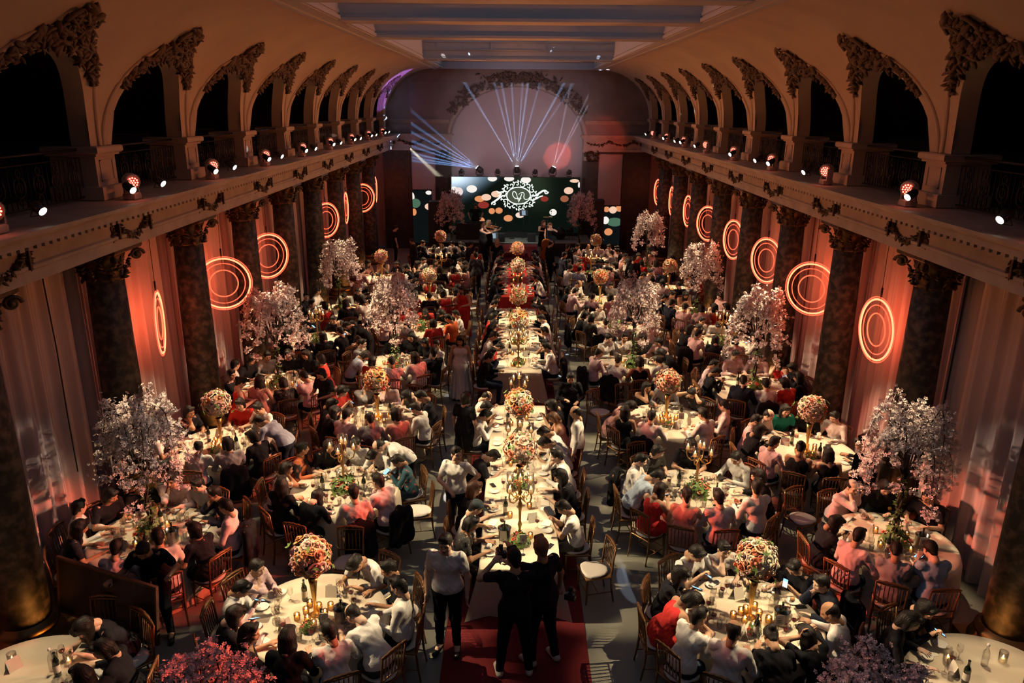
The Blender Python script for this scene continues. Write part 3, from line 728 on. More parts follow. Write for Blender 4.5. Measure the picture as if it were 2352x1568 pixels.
# ------------------------------------------------------------------ furniture and table things
chairm = mat('gilt_chair_wood', (.24,.12,.05), .32, metal=.45); cushm = mat('cream_seat_pad', (.74,.68,.62), .8, bump=.1)
clothm = mat('champagne_tablecloth', (.66,.57,.44), .7, bump=.12, bscale=9, sss=.3); clothR = mat('red_tablecloth', (.62,.035,.02), .7, bump=.1, bscale=9); woodm = mat('plain_table_wood', (.25,.16,.1), .7)
china = mat('white_china', (.80,.78,.74), .2, coat=.3); glass = thin_glass('clear_glass', (1,.99,.97)); gglass = thin_glass('amber_votive_glass', (1,.80,.52), .2); winem = mat('red_wine', (.09,.004,.01), .1)
waxm = mat('candle_wax', (.85,.72,.50), .5, emit=(1,.55,.2), es=.6); flame = mat('candle_flame', (1,.8,.4), .5, emit=(1.0,.62,.24), es=FLAME); paper = mat('ivory_card', (.80,.76,.66), .8); napm = mat('white_linen', (.80,.77,.73), .85, bump=.2)
botm = mat('dark_bottle_glass', (.012,.02,.012), .08, coat=.6); labm = mat('bottle_label', (.75,.72,.62), .7); steel = mat('polished_steel', (.72,.70,.66), .15, metal=1); inkm = mat('printed_ink', (.10,.08,.06), .8)
phonem = mat('phone_case', (.02,.02,.025), .25); screenm = mat('phone_screen', (.1,.2,.3), .3, emit=(.25,.55,.85), es=1.6); bread = mat('bread_roll', (.50,.26,.11), .7)
leafm = mat('green_leaves', (.07,.16,.035), .6, noise=((.16,.26,.06), 12)); barkm = mat('dark_bark', (.035,.022,.016), .8, bump=.4); blossm = mat('cherry_blossom', (.86,.74,.71), .75, noise=((.80,.58,.57), 9), sss=.2)
rosem = {n: mat(n, c, .65, sss=.3) for n, c in (('coral_rose',(.82,.26,.13)),('peach_rose',(.84,.45,.27)),('blush_rose',(.84,.58,.48)),('cream_rose',(.86,.76,.58)),('red_coral_rose',(.80,.13,.07)),('mauve_rose',(.62,.26,.28)),('apricot_rose',(.84,.36,.12)))}

def chair_parts():
    P = []; W = .205
    b = MB()
    for s in (-1,1): pass
    b = MB(); b.box(-.21,.21,-.20,.21,.405,.435,bev=.008); P.append(('seat_frame', b.mesh('seat_frame', [chairm])))
    V, Q = sdf([el((0,.005,.452), (.205,.205,.030), k=.01), rc((-.10,.09,.45), (.10,.09,.45), .10, k=.05), cut((0,0,-1), -.436, (-.4,-.4,.3), (.4,.4,.44)), cut((0,0,1), .476, (-.4,-.4,.47), (.4,.4,.6))], .02)
    P.append(('seat_cushion', mesh_from('seat_cushion', V, Q, [cushm])))
    for s in (-1,1):
        b = MB(); b.tube([(s*.185,.185,0),(s*.185,.185,.10),(s*.183,.183,.22),(s*.18,.18,.41)], [.010,.013,.017,.019], 7); P.append(('leg', b.mesh('leg', [chairm])))
        b = MB(); b.tube([(s*.19,-.235,0),(s*.187,-.20,.22),(s*.185,-.185,.44),(s*.190,-.205,.66),(s*.195,-.235,.88)], [.011,.015,.018,.014,.013], 7); P.append(('leg', b.mesh('leg', [chairm])))
    b = MB(); n = 17; C = [(x, -.235-.012*(1-(x/.2)**2), .885+.022*math.sin((x/.2+1)*PI/2)+.006*math.cos(x/.2*PI*5)) for x in np.linspace(-.205,.205,n)]
    b.tube(C, [.014+.006*math.sin(PI*k/(n-1)) for k in range(n)], 7); b.tube([(x, -.228-.01*(1-(x/.2)**2), .862) for x in np.linspace(-.19,.19,7)], .012, 6)
    P.append(('crest_rail', b.mesh('crest_rail', [chairm]))); b = MB(); b.tube([(x, -.20, .535) for x in (-.187,0,.187)], .011, 6); P.append(('lower_rail', b.mesh('lower_rail', [chairm])))
    b = MB()
    for k in range(6):
        x = -.135+.054*k; b.tube([(x,-.20,.535),(x,-.207,.60),(x,-.212,.62),(x,-.216,.67),(x,-.222,.77),(x,-.226,.79),(x,-.232,.845)], [.006,.010,.006,.0095,.006,.010,.006], 6)
    P.append(('spindles', b.mesh('spindles', [chairm])))
    b = MB(); b.tube([(-.183,.18,.20),(.183,.18,.20)], .007, 5); b.tube([(-.184,0,.17),(.184,0,.17)], .007, 5); b.tube([(-.184,.18,.17),(-.188,-.2,.17)], .007, 5); b.tube([(.184,.18,.17),(.188,-.2,.17)], .007, 5)
    P.append(('stretchers', b.mesh('stretchers', [chairm])))
    return P
CHP = chair_parts()
def merged(P, name):
    V = []; F = []; mi = []; n = 0; ms = []
    for _, me in P:
        m = me.materials[0]; 
        if m not in ms: ms.append(m)
        k = len(V); V += [tuple(v.co) for v in me.vertices]
        for p in me.polygons: F.append(tuple(i+k for i in p.vertices)); mi.append(ms.index(m))
    return mesh_from(name, V, F, ms, mi)
CHM = merged(CHP, 'banquet_chair')
def chair(x, y, rz, label, near=True):
    g = 'gilt banquet chairs with cream seats'
    if not near: return thing('banquet_chair', label, 'chair', (x,y,0), rz, g, me=CHM)
    o = thing('banquet_chair', label, 'chair', (x,y,0), rz, g)
    for n, me in CHP: link(n, me, o)
    return o
def jacket_mesh():
    P = [rc((-.15,-.24,.86), (.15,-.24,.86), .055, k=.04), rc((-.19,-.25,.80), (-.21,-.25,.36), .045, .05, .07), rc((.19,-.25,.80), (.21,-.25,.36), .045, .05, .07), rc((0,-.25,.82), (0,-.27,.34), .06, .06, .12), rc((-.1,-.26,.8), (-.12,-.28,.34), .05, .05, .1), rc((.1,-.26,.8), (.12,-.28,.34), .05, .05, .1), rc((0,-.20,.91), (0,-.19,.88), .05, k=.04)]
    V, Q = sdf(P, .02, fn=lambda X, Y, Z: .010*np.sin(X*42+4*np.sin(Z*7))*np.clip(1.1-Z, 0, 1)); return mesh_from('draped_jacket', V, Q, [TOPM['K']])
JKM = jacket_mesh()
def round_cloth(seed, zt=.752, r=.905):
    rs = np.random.RandomState(seed); ph = rs.rand(4)*6.28; n = 96; P = []
    for f, z in ((0,zt),(.5,zt),(.9,zt),(.985,zt-.001),(1.0,zt-.012)): P.append([(r*f*math.cos(2*PI*k/n), r*f*math.sin(2*PI*k/n), z) for k in range(n)])
    for q in range(1, 9):
        f = q/8; row = []
        for k in range(n):
            a = 2*PI*k/n; rr = r+.012+f*(.075*(.5+.5*math.sin(11*a+ph[0]+.6*math.sin(3*a+ph[1])))**1.3+.05*math.sin(5*a+ph[2])**2)+.01; row.append((rr*math.cos(a), rr*math.sin(a), zt-.012-f*(zt-.022)))
        P.append(row)
    b = MB(); b.grid(P, closed=True); return b.mesh('tablecloth', [clothm])
RCL = [round_cloth(k) for k in range(3)]
b = MB(); b.lathe([(0,.715),(.895,.715),(.90,.722),(.90,.742),(.895,.748),(0,.748)], 48, cap=False); RTOP = b.mesh('tabletop', [woodm])
b = MB(); b.tube([(.5,.5,.715),(.5,.5,.02)], .018, 6); RLEG = b.mesh('leg', [steel])
def round_table(x, y, tl, cl, i):
    o = thing('round_table', tl, 'table', (x,y,0), 0, 'round banquet tables'); link('tabletop', RTOP, o)
    for k in range(4): link('leg', RLEG, o, rz=k*PI/2)
    thing('tablecloth', cl, 'tablecloth', (x,y,0), i*1.3, 'champagne cloths on the round tables', me=RCL[i % 3])
def long_table(y0, y1, tl, cl, m, spill=0):
    o = thing('banquet_table', tl, 'table', (.05,(y0+y1)/2,0), 0, 'long head tables on the carpet'); h = (y1-y0)/2
    b = MB(); b.box(-.55,.55,-h+.01,h-.01,.70,.742,bev=.005); link('tabletop', b.mesh('tabletop', [woodm]), o)
    for sx in (-1,1):
        for sy in (-1,1): b = MB(); b.tube([(sx*.5,sy*(h-.2),.70),(sx*.5,sy*(h-.2),.02)], .02, 6); link('leg', b.mesh('leg', [steel]), o)
    W = .575; per = []; N = 14; M_ = int((y1-y0)/.12)
    for k in range(N): per.append((-W+2*W*k/N, -h))
    for k in range(M_): per.append((W, -h+2*h*k/M_))
    for k in range(N): per.append((W-2*W*k/N, h))
    for k in range(M_): per.append((-W, h-2*h*k/M_))
    P = [[(x*.97, yy*.998, .748) for x, yy in per]]; L = 0
    P.append([(x, yy, .742) for x, yy in per]); rs = random.Random(int(y0)); ph = rs.random()*6
    for q in range(1, 7):
        f = q/6; row = []
        for k, (x, yy) in enumerate(per):
            nx = (x/W)**7; ny = (yy/h)**41 if abs(yy) > h*.9 else 0; corner = abs(nx)*abs((yy/h))**30
            w = f*(.025+.05*(.5+.5*math.sin(k*1.15+ph+.8*math.sin(k*.37)))+.14*corner)
            row.append((x+w*nx, yy+w*(1 if yy > 0 else -1)*(1 if abs(yy) > h-.01 else 0), .742-f*.725))
        P.append(row)
    b = MB(); b.grid(P, closed=True); b.add([(x*.97, yy*.998, .748) for x, yy in per], [tuple(range(len(per)))])
    thing('tablecloth', cl, 'tablecloth', (.05,(y0+y1)/2,0), 0, me=b.mesh('tablecloth', [m]))
def lathe_me(name, prof, m, seg=16, smooth=True): b = MB(); b.lathe(prof, seg, cap=False); return b.mesh(name, [m])
PLATE = lathe_me('side_plate', [(0,.006),(.055,.006),(.085,.016),(.088,.019),(.083,.017),(.054,.010),(0,.010)], china, 24)
GLS = lathe_me('wine_glass', [(.034,0),(.034,.003),(.005,.008),(.004,.08),(.010,.09),(.032,.115),(.038,.145),(.034,.185),(.031,.20)], glass, 14)
WINE = lathe_me('wine', [(0,.094),(.012,.097),(.030,.116),(.0355,.134),(0,.134)], winem, 14)
TUMB = lathe_me('water_glass', [(.028,0),(.030,.004),(.036,.10),(.034,.10),(.028,.006),(0,.006)], glass, 12)
VOT = lathe_me('glass_holder', [(.036,0),(.040,.01),(.043,.06),(.040,.10),(.038,.10),(.040,.06),(.036,.012),(0,.01)], gglass, 14)
CAN = lathe_me('candle', [(.024,.012),(.024,.055),(.018,.058),(0,.058)], waxm, 10)
FLM = lathe_me('flame', [(0,.060),(.006,.068),(.0085,.078),(.005,.092),(0,.105)], flame, 8)
BOT = lathe_me('bottle', [(0,0),(.036,0),(.038,.01),(.038,.19),(.030,.22),(.015,.245),(.0135,.30),(.0155,.303),(.0155,.315),(0,.315)], botm, 16)
BLAB = lathe_me('paper_label', [(.0385,.06),(.0388,.062),(.0388,.15),(.0385,.152)], labm, 16)
WBOT = lathe_me('glass_body', [(0,0),(.036,0),(.037,.01),(.037,.17),(.028,.21),(.014,.235),(.013,.28)], glass, 14); WCAP = lathe_me('cap', [(.016,.275),(.016,.30),(0,.30)], china, 12)
BUCK = lathe_me('bucket', [(0,.004),(.075,.004),(.08,.02),(.098,.20),(.104,.205),(.096,.20),(.076,.02)], steel, 24)
HURS = lathe_me('hurricane_shade', [(.040,0),(.048,.02),(.050,.15),(.046,.15),(.044,.02)], glass, 16)
b = MB(); b.box(-.10,.10,-.035,.035,0,.030,bev=.008); NAP = b.mesh('folded_napkin', [napm])
b = MB()
for s in (-1,1): b.add([(-.075,0,.15),(.075,0,.15),(.075,s*.05,0),(-.075,s*.05,0),(-.075,.002*s,.152),(.075,.002*s,.152)], [(0,1,2,3)])
MENU = b.mesh('menu_card', [paper])
b = MB()
for k in range(5): b.box(-.04+.006*(k%2), .045-.008*(k%3), -.0385-.006*k*1.0-.004, -.036-.006*k*1.0, .115-.02*k, .121-.02*k)
b = MB(); b.box(-.10,.10,-.07,.07,0,.004,bev=.001); MENUF = b.mesh('menu_folder', [paper])
b = MB(); b.lathe([(.03,0),(.03,.006),(.003,.010),(.003,.26)], 10); CST = b.mesh('stand', [iron]); b = MB(); b.box(-.052,.052,-.002,.002,.20,.33); CCD = b.mesh('card', [paper])
b = MB()
for z, w in ((.29,.014),(.262,.03),(.245,.026),(.228,.03)): b.box(-w,w,-.0032,-.0021,z-.003,z+.003)
CTX = b.mesh('lettering', [inkm])
b = MB(); b.box(-.036,.036,-.072,.072,0,.009,bev=.003); PHB = b.mesh('phone_body', [phonem]); b = MB(); b.box(-.031,.031,-.062,.062,.0092,.0098); PHS = b.mesh('screen', [screenm])
b = MB(); b.ball((0,0,.03),(.035,.030,.028)); b.ball((.01,.01,.045),(.02,.018,.015)); BREAD = b.mesh('bread_roll', [bread])
CNT = {'glass': 0, 'plate': 0}
def put(name, x, y, z, rz, label, group, parts, cat=None):
    if len(parts) == 1: return thing(name, label, cat or name.split('_')[-1], (x,y,z), rz, group, me=parts[0][1])
    o = thing(name, label, cat or name.split('_')[-1], (x,y,z), rz, group)
    for n, me in parts: link(n, me, o)
    return o
def votive(x, y, z, where): return put('votive_candle', x, y, z, 0, 'lit candle in a small amber glass on '+where, 'votives on '+where, [('glass_holder',VOT),('candle',CAN),('flame',FLM)], 'candle')
# roses
def rose_mesh(seed=0, low=False):
    rs = random.Random(seed); b = MB()
    for ring, (n, r, tilt, h) in enumerate(((6,.95,1.15,.55),(5,.72,.75,.75),(4,.48,.38,.85)) if not low else ((5,.9,1.05,.6),(4,.55,.45,.85))):
        for k in range(n):
            a = 2*PI*(k+.5*ring)/n+rs.uniform(-.1,.1); G = []
            for i in range(4):
                v = i/3; row = []
                for j in range(4):
                    u = j/3-.5; rad = r*(.25+.75*math.sin(v*PI*.5)*tilt/1.15); zz = h*(1-(1-v)**1.6)-(.28*tilt*v*v); w = u*1.9*r*(.55+.5*math.sin(v*2.4))
                    rr = rad-.45*u*u*r; row.append((rr*math.cos(a)-w*math.sin(a)*.62, rr*math.sin(a)+w*math.cos(a)*.62, zz-.25))
                G.append(row)
            b.grid(G)
    b.ball((0,0,.25), (.3,.3,.36), None, 6, 4)
    return b
RB = [rose_mesh(k) for k in range(2)]; RBL = rose_mesh(5, True)
ROSE = [r.mesh('rose', [rosem['coral_rose']]) for r in RB]
def fib(n, k):
    z = 1-2*(k+.5)/n; a = k*2.39996; r = math.sqrt(1-z*z); return np.array([r*math.cos(a), r*math.sin(a), z])
def frame(n):
    n = n/np.linalg.norm(n); u = np.cross(n, [0,0,1.0] if abs(n[2]) < .9 else [1.0,0,0]); u /= np.linalg.norm(u); return np.stack([u, np.cross(n, u), n], 1)
def leaves(m, c, R, n, rs, size=.05, tall=1.0):
    for k in range(n):
        d = fib(n, k)+np.array([rs.uniform(-.2,.2) for _ in range(3)]); d[2] *= tall; p = np.array(c)+R*d*rs.uniform(.9,1.12); f = frame(d+np.array([0,0,.3])); L = size*rs.uniform(.7,1.4); a = rs.random()*6
        for q in range(3):
            t = a+q*.9; u = f[:,0]*math.cos(t)+f[:,1]*math.sin(t); w = np.cross(f[:,2], u); o = f[:,2]*.35
            m.add([p, p+u*L*.5+w*L*.22+o*L*.3, p+u*L+o*L*.5, p+u*L*.5-w*L*.22+o*L*.3], [(0,1,2,3)])
PAL = {'coral': ('coral_rose','peach_rose','apricot_rose','mauve_rose','blush_rose'), 'cream': ('cream_rose','blush_rose','cream_rose','peach_rose','blush_rose'), 'blush': ('blush_rose','cream_rose','peach_rose','blush_rose','coral_rose'), 'hot': ('red_coral_rose','coral_rose','apricot_rose','cream_rose','peach_rose'), 'peach': ('peach_rose','apricot_rose','blush_rose','coral_rose','cream_rose')}
b = MB(); b.lathe([(0,0),(.07,0),(.075,.01),(.045,.02),(.022,.06),(.020,.16),(.030,.28),(.045,.44),(.062,.56),(.058,.56)], 20, cap=False); VASE = b.mesh('vase', [gold])
b = MB(); leaves(b, (0,0,.86), .262, 20, random.Random(3), .06); FOL = b.mesh('foliage', [leafm]); b = MB(); b.ball((0,0,.86), .20, None, 14, 9); CORE = b.mesh('moss_core', [leafm])
def bouquet_mesh(pal):
    rs = random.Random(len(pal)); b = MB(); ms = [rosem[n] for n in PAL[pal]]
    V = np.concatenate(RBL.v); 
    for k in range(60):
        d = fib(60, k); r = rs.uniform(.062,.092); b.cur = rs.randrange(5); p = np.array([0,0,.86])+d*rs.uniform(.205,.235); b.add(tr(V*r, M4(frame(d), p)), RBL.f, True)
    return b.mesh('rose_ball', ms)
BQ = {p: bouquet_mesh(p) for p in PAL}
def flower_ball(x, y, z, pal, label, near, seed, sc=1.0):
    o = thing('flower_centrepiece', label, 'flower arrangement', (x,y,z), seed*1.1, 'rose balls on gold vases'); o.scale = (sc,sc,1 if sc == 1 else sc)
    link('vase', VASE, o); link('foliage', FOL, o)
    if not near: link('rose_ball', BQ[pal], o); return o
    link('moss_core', CORE, o); rs = random.Random(seed)
    for k in range(82):
        d = fib(82, k)+np.array([rs.uniform(-.08,.08) for _ in range(3)]); d /= np.linalg.norm(d); r = rs.choice((.042,.055,.066,.078,.090)); p = np.array([0,0,.86])+d*rs.uniform(.215,.25)
        q = link('rose', ROSE[k % 2], o, mw=Matrix(M4(frame(d)*r, p))); slotmat(q, 0, rosem[PAL[pal][min(int(rs.random()*5), 4)]])
    return o
def low_mesh(seed):
    rs = random.Random(seed); b = MB(); ms = [rosem['coral_rose'], rosem['peach_rose'], rosem['red_coral_rose'], leafm]; V = np.concatenate(RBL.v); b.cur = 3; leaves(b, (0,0,.07), .17, 80, rs, .085, .7)
    for k in range(17):
        a = rs.random()*6.28; rr = rs.uniform(.05,.20); d = np.array([math.cos(a)*rr*3, math.sin(a)*rr*3, 1.0]); d /= np.linalg.norm(d); b.cur = rs.randrange(3); b.add(tr(V*rs.uniform(.035,.062), M4(frame(d), (rr*math.cos(a), rr*math.sin(a), .12+.05*rs.random()))), RBL.f, True)
    return b.mesh('low_flower_arrangement', ms)
LOW = [low_mesh(k) for k in (1,2)]
# candelabrum
def candelabra_parts():
    b = MB(); b.lathe([(0,0),(.085,0),(.09,.012),(.06,.025),(.025,.06),(.018,.14),(.032,.20),(.016,.26),(.020,.42),(.032,.52),(.018,.56),(.016,.66),(.030,.70),(.014,.74),(.012,.84),(.034,.86)], 18, cap=False); P = [('stem', b.mesh('stem', [gold]))]
    for k in range(4):
        a = PI/4+k*PI/2; c, s = math.cos(a), math.sin(a); b = MB(); pts = [(.0,.66),(.06,.60),(.13,.58),(.19,.62),(.215,.70),(.20,.75)]; b.tube([(r*c, r*s, z) for r, z in pts], .011, 7)
        b.tube([(.10*c+.03*math.cos(t)*c, .10*s+.03*math.cos(t)*s, .63+.03*math.sin(t)) for t in np.linspace(0,4.6,9)], .007, 5); b.lathe([(.012,0),(.04,.012),(.042,.018),(.014,.02)], 12, (.20*c,.20*s,.75)); P.append(('arm', b.mesh('arm', [gold])))
    return P
CDP = candelabra_parts()
def candelabra(x, y, z, where, seed, sc=1.0):
    o = thing('candelabra', 'gold five-branch candelabra with glass hurricane shades on '+where, 'candelabra', (x,y,z), seed*.7, 'gold candelabras'); o.scale = (sc,)*3
    for n, me in CDP: link(n, me, o)
    for k in range(5):
        a = PI/4+k*PI/2; p = (.20*math.cos(a), .20*math.sin(a), .765) if k < 4 else (0,0,.875)
        link('hurricane_shade', HURS, o, loc=p); link('candle', CAN, o, loc=p); link('flame', FLM, o, loc=p)
    return o
# blossom trees
def tree_parts(seed):
    rs = random.Random(seed); t = MB(); bl = MB(); iv = MB(); tips = []
    for k in range(3):
        a0 = rs.random()*6.28; t.tube([(.035*math.cos(a0+q*1.3), .035*math.sin(a0+q*1.3), q*.16) for q in range(8)], [.022-.0012*q for q in range(8)], 6)
    leaves(iv, (0,0,.25), .09, 50, rs, .055, 3.2); leaves(iv, (0,0,.85), .07, 40, rs, .05, 4.0)
    V = []; F = []; 
    def flower(p, r):
        d = np.array([rs.gauss(0,1), rs.gauss(0,1), rs.gauss(0,1)+.3]); f = frame(d); n = len(V)
        for q in range(5):
            a = q*1.2566; 
            for rr, aa, h in ((.12,a,0),(.75,a-.5,.25),(1.0,a,.30),(.75,a+.5,.25)): V.append(p+r*rr*(f[:,0]*math.cos(aa)+f[:,1]*math.sin(aa))+f[:,2]*h*r)
            F.append((n+4*q, n+4*q+1, n+4*q+2, n+4*q+3))
    nb = 15
    for k in range(nb):
        a = 2*PI*k/nb+rs.uniform(-.2,.2); R = rs.uniform(.38,.78); zt = rs.uniform(1.75,2.28); zd = rs.uniform(.75,1.35); z0 = rs.uniform(.9,1.15); pts = []
        for q in range(13):
            v = q/12; r = R*(v**.8); z = z0+(zt-z0)*math.sin(min(v*1.75,1)*PI/2) if v < .57 else zt-(zt-zd)*((v-.57)/.43)**1.5
            aa = a+.25*math.sin(v*4+k); pts.append(np.array([r*math.cos(aa), r*math.sin(aa), z])+np.array([rs.gauss(0,.012) for _ in range(3)]))
        t.tube(pts, [.012*(1-.9*q/12)+.0015 for q in range(13)], 5)
        for q in range(4, 13):
            for s in range(rs.choice((0,1,1,2))):
                d = np.array([rs.gauss(0,1), rs.gauss(0,1), rs.gauss(-.5,.6)]); L = rs.uniform(.08,.22); e = pts[q]+d/np.linalg.norm(d)*L; t.tube([pts[q], (pts[q]+e)/2+[0,0,.02], e], .003, 4)
                for c in range(rs.randrange(9,18)): flower(pts[q]+(e-pts[q])*rs.uniform(.2,1.15)+np.array([rs.gauss(0,.030) for _ in range(3)]), rs.uniform(.022,.036))
            for c in range(rs.randrange(12,22)): flower(pts[q]+np.array([rs.gauss(0,.045) for _ in range(3)]), rs.uniform(.024,.038))
    bl.add(V, F)
    return [('branches', t.mesh('branches', [barkm])), ('ivy', iv.mesh('ivy', [leafm])), ('blossoms', bl.mesh('blossoms', [blossm]))]
TREES = [tree_parts(k) for k in (11,12,13)]
def tree(x, y, z, label, i, sc=1.0, sz=1.0):
    o = thing('blossom_tree', label, 'tree', (x,y,z), i*2.1, 'pink cherry blossom trees'); o.scale = (sc,sc,sz)
    for n, me in TREES[i % 3]: link(n, me, o)
    return o
# ------------------------------------------------------------------ who sits where
TABLES = {'A':(-2.56,8.22,'ball','coral','inner left',1),'C':(-2.9,11.5,'cand','coral','inner left',2),'E':(-2.85,14.5,'ball','hot','inner left',3),'G':(-3,17.9,'tree','coral','inner left',4),'H':(-2.7,21.1,'low','coral','inner left',5),'K':(-2.85,24.4,'ball','blush','inner left',6),'L':(-2.8,28,'cand','coral','inner left',7),'O':(-3.2,32,'ball','coral','inner left',8),'A2':(-5.48,6.9,'lone','coral','outer left',1),'B':(-5.45,10,'tree','coral','outer left',2),'D':(-5.6,13.2,'ball','cream','outer left',3),'F':(-5.45,16.4,'tree','coral','outer left',4),'I':(-5.4,19.8,'cand','coral','outer left',5),'J':(-5.5,23.0,'tree','coral','outer left',6),'M':(-4.95,27.5,'ball','coral','outer left',7),'P':(2.98,8.26,'ball','blush','inner right',1),'R':(3.02,11.5,'cand','coral','inner right',2),'T':(3.1,14.6,'ball','blush','inner right',3),'V':(2.9,18,'tree','coral','inner right',4),'W':(2.9,21.3,'low','coral','inner right',5),'X':(2.75,24.4,'ball','peach','inner right',6),'AA':(2.8,28.2,'cand','coral','inner right',7),'AB':(3.3,31.4,'ball','peach','inner right',8),'P2':(5.43,7.1,'lone','coral','outer right',1),'Q':(5.65,10.05,'tree','coral','outer right',2),'S':(5.5,13.2,'ball','blush','outer right',3),'U':(5.5,16.6,'tree','coral','outer right',4),'Z':(5.6,19.9,'cand','coral','outer right',5),'Y':(5.6,23.0,'tree','coral','outer right',6),'AD':(5.35,26.2,'ball','peach','outer right',7),'AC':(5.15,29.6,'tree','coral','outer right',8),}
SEATS = '''A:-149/3/k/l -121/5/s/l -92/1/K/l -64/1/W/a -35/2/w/b -5/7/W/a 25/1/k/a 57/2/w/p 154/4/P/a 182/3/W/a
A2:-21/1/K/l 8/1/K/c 57/2/k/l
B:-152/1/k/l -119/4/k/u -91/1/P/a -58/1/w/a -27/4/k/c 5/7/P/a/J 37/4/N/a 66/1/G/a 94/4/P/a 123/1/k/a 151/1/k/c 180/5/W/a
C:-179/4/w/c -138/5/K/l -109/2/K/l -68/1/W/a/J -39/4/P/a/J 22/3/Ft/a 61/2/W/a 89/1/W/a 118/1/k/l 146/5/Fo/u
D:-163/1/w/a -91/1/W/b -61/1/G/c/J -32/1/K/c 11/2/W/g 59/1/w/a 87/1/r/c 148/4/k/c
E:-173/3/K/l -144/3/k/l -116/1/P/a -87/1/G/a/J -59/1/M/c -22/1/w/a 11/3/k/a 48/2/M/l 87/4/P/a 115/4/G/a 149/3/r/c
F:-154/5/k/a -95/1/M/l -66/1/D/c -38/3/P/a 35/5/r/c 64/1/K/l 92/1/k/a 121/1/G/a 149/1/K/l 178/5/W/a
G:-163/2/B/c -114/1/r/c -85/1/w/a -53/1/W/l -24/5/K/a 16/5/W/a 44/1/K/c 73/1/K/l 101/1/K/l 159/4/G/a
H:-154/1/P/a -66/1/r/c -30/1/O/a 52/2/K/c
I:-94/1/K/l -66/1/K/l -37/1/K/a 48/2/K/b 76/1/k/a
J:-135/5/K/a -98/5/R/c 63/1/K/a 91/2/W/a 120/2/W/a 148/5/W/a 177/5/K/a
K:-113/1/r/l -84/1/k/a -56/1/R/l -27/1/R/l 68/2/W/l 96/1/R/l 125/1/k/l
L:-88/1/K/l -57/1/R/l -28/1/M/l 49/1/W/a 110/1/M/l 139/1/W/a 167/1/M/l
M:-91/2/W/a -63/2/W/a -34/1/W/a -6/1/K/a
O:-158/1/K/l -130/1/K/l -103/1/K/a -75/1/K/l -47/1/K/l -20/1/K/c 8/1/W/a 36/1/W/a 63/1/W/a 91/2/B/a 119/2/W/a 146/1/W/a/J 174/1/W/a
P:-147/4/w/a -119/1/W/b -90/2/K/u -62/8/k/l -33/1/W/b 9/4/N/a/J 38/3/k/a 66/1/k/l 99/4/w/a/J 127/3/w/a 156/3/k/l 184/2/R/c
P2:63/1/k/a 120/3/K/l 149/1/K/c
Q:-175/3/k/l -146/1/P/a -116/3/G/a -88/3/B/a -42/3/K/u -6/1/K/a 38/1/k/a 77/1/K/l 110/4/P/b
R:-141/3/R/l -112/1/M/p -84/1/W/a -45/5/W/a -17/1/K/c 32/1/W/a 84/1/k/l 124/1/D/c 158/1/W/a/J 186/2/B/a
S:-176/3/K/l -148/1/P/a -119/3/s/u -91/1/s/l -33/1/K/a 41/1/W/a 70/1/K/a 98/1/E/l 127/1/W/b 155/1/P/a
T:-176/2/M/c -148/5/s/l -119/1/W/a/J -55/1/W/a -18/7/W/a/J 39/8/D/l 80/1/G/a 108/4/s/l
U:-176/3/K/a -121/1/N/a -93/1/W/a/J -64/1/r/c -36/1/K/l 10/3/K/l 39/4/R/l 69/1/P/a 102/1/P/a 151/1/P/a
V:-154/1/P/b/J -120/1/W/a/J -90/1/s/c -60/1/W/a 6/2/K/c 39/1/P/c 67/1/D/c 96/4/W/a 124/1/W/a
W:-172/1/K/c/J -143/1/D/c -115/1/W/a/J -86/1/G/a 8/1/P/a 116/1/W/b 153/1/W/a
X:-183/1/K/l -155/1/P/a -110/1/P/a/J 61/1/G/a 89/1/K/l 133/1/W/b
Y:-152/1/N/a -124/1/P/a -95/1/P/c -67/1/R/l -38/1/K/c 134/1/W/a 167/1/K/a
Z:-171/1/K/l -143/1/P/a/J -114/1/K/l -86/1/W/c 7/1/K/a 84/2/W/a 113/4/W/a 141/2/W/a
AA:-149/1/W/a -120/1/B/a 44/1/W/a 113/1/r/a
AB:-55/1/G/a -9/1/K/a 20/1/P/a 48/1/P/a 77/1/P/a 105/1/W/b
AC:-79/1/P/l 75/1/P/a 103/1/r/c 147/1/P/a
AD:-114/1/W/l 155/1/G/a
1L:9.77/1/D/c 10.27/1/w/h 10.77/1/k/L 12.23/2/k/a 13.82/3/W/a 14.32/3/w/a 14.82/3/W/b
1R:10.32/3/w/a 11.23/1/k/l 11.97/4/W/a 12.80/2/w/a 13.30/2/w/a 13.80/3/M/C 14.30/3/k/l
2L:17.29/1/K/a 17.79/3/N/a 18.59/2/r/u 19.09/1/W/a 19.59/1/K/l 20.38/1/K/l 20.89/1/r/c 21.39/1/W/a 22.48/1/K/a 22.98/1/W/a
2R:17.98/1/W/a/J 18.48/4/s/u 19.58/1/W/a 20.79/1/w/a 21.65/1/K/a 22.99/8/K/l
3L:26.46/1/K/u 27.36/1/E/l 28.05/1/W/a
3R:26.03/4/W/a 26.98/1/K/l'''
HOURN = ['twelve','one','two','three','four','five','six','seven','eight','nine','ten','eleven']
ORDL = ['first','second','third','fourth','fifth','sixth','seventh','eighth']
ORD = ['one','two','three','four','five','six','seven','eight']
MW = {'a':'short-haired man','b':'balding man','g':'grey-haired man','h':'capped man','c':'bob-haired woman','l':'long-haired woman','u':'woman with updo','p':'ponytailed woman','L':'brown-haired woman','C':'curly-haired woman'}
def who(top, hr): return '%s in %s %s' % (MW[hr], COLN[top], GARN[top][1])
rg = random.Random(42); seatmap = dict(l.split(':') for l in SEATS.split('\n'))
used_labels = set()
def uniq(l):
    k = l; assert k not in used_labels, k; used_labels.add(k); return l
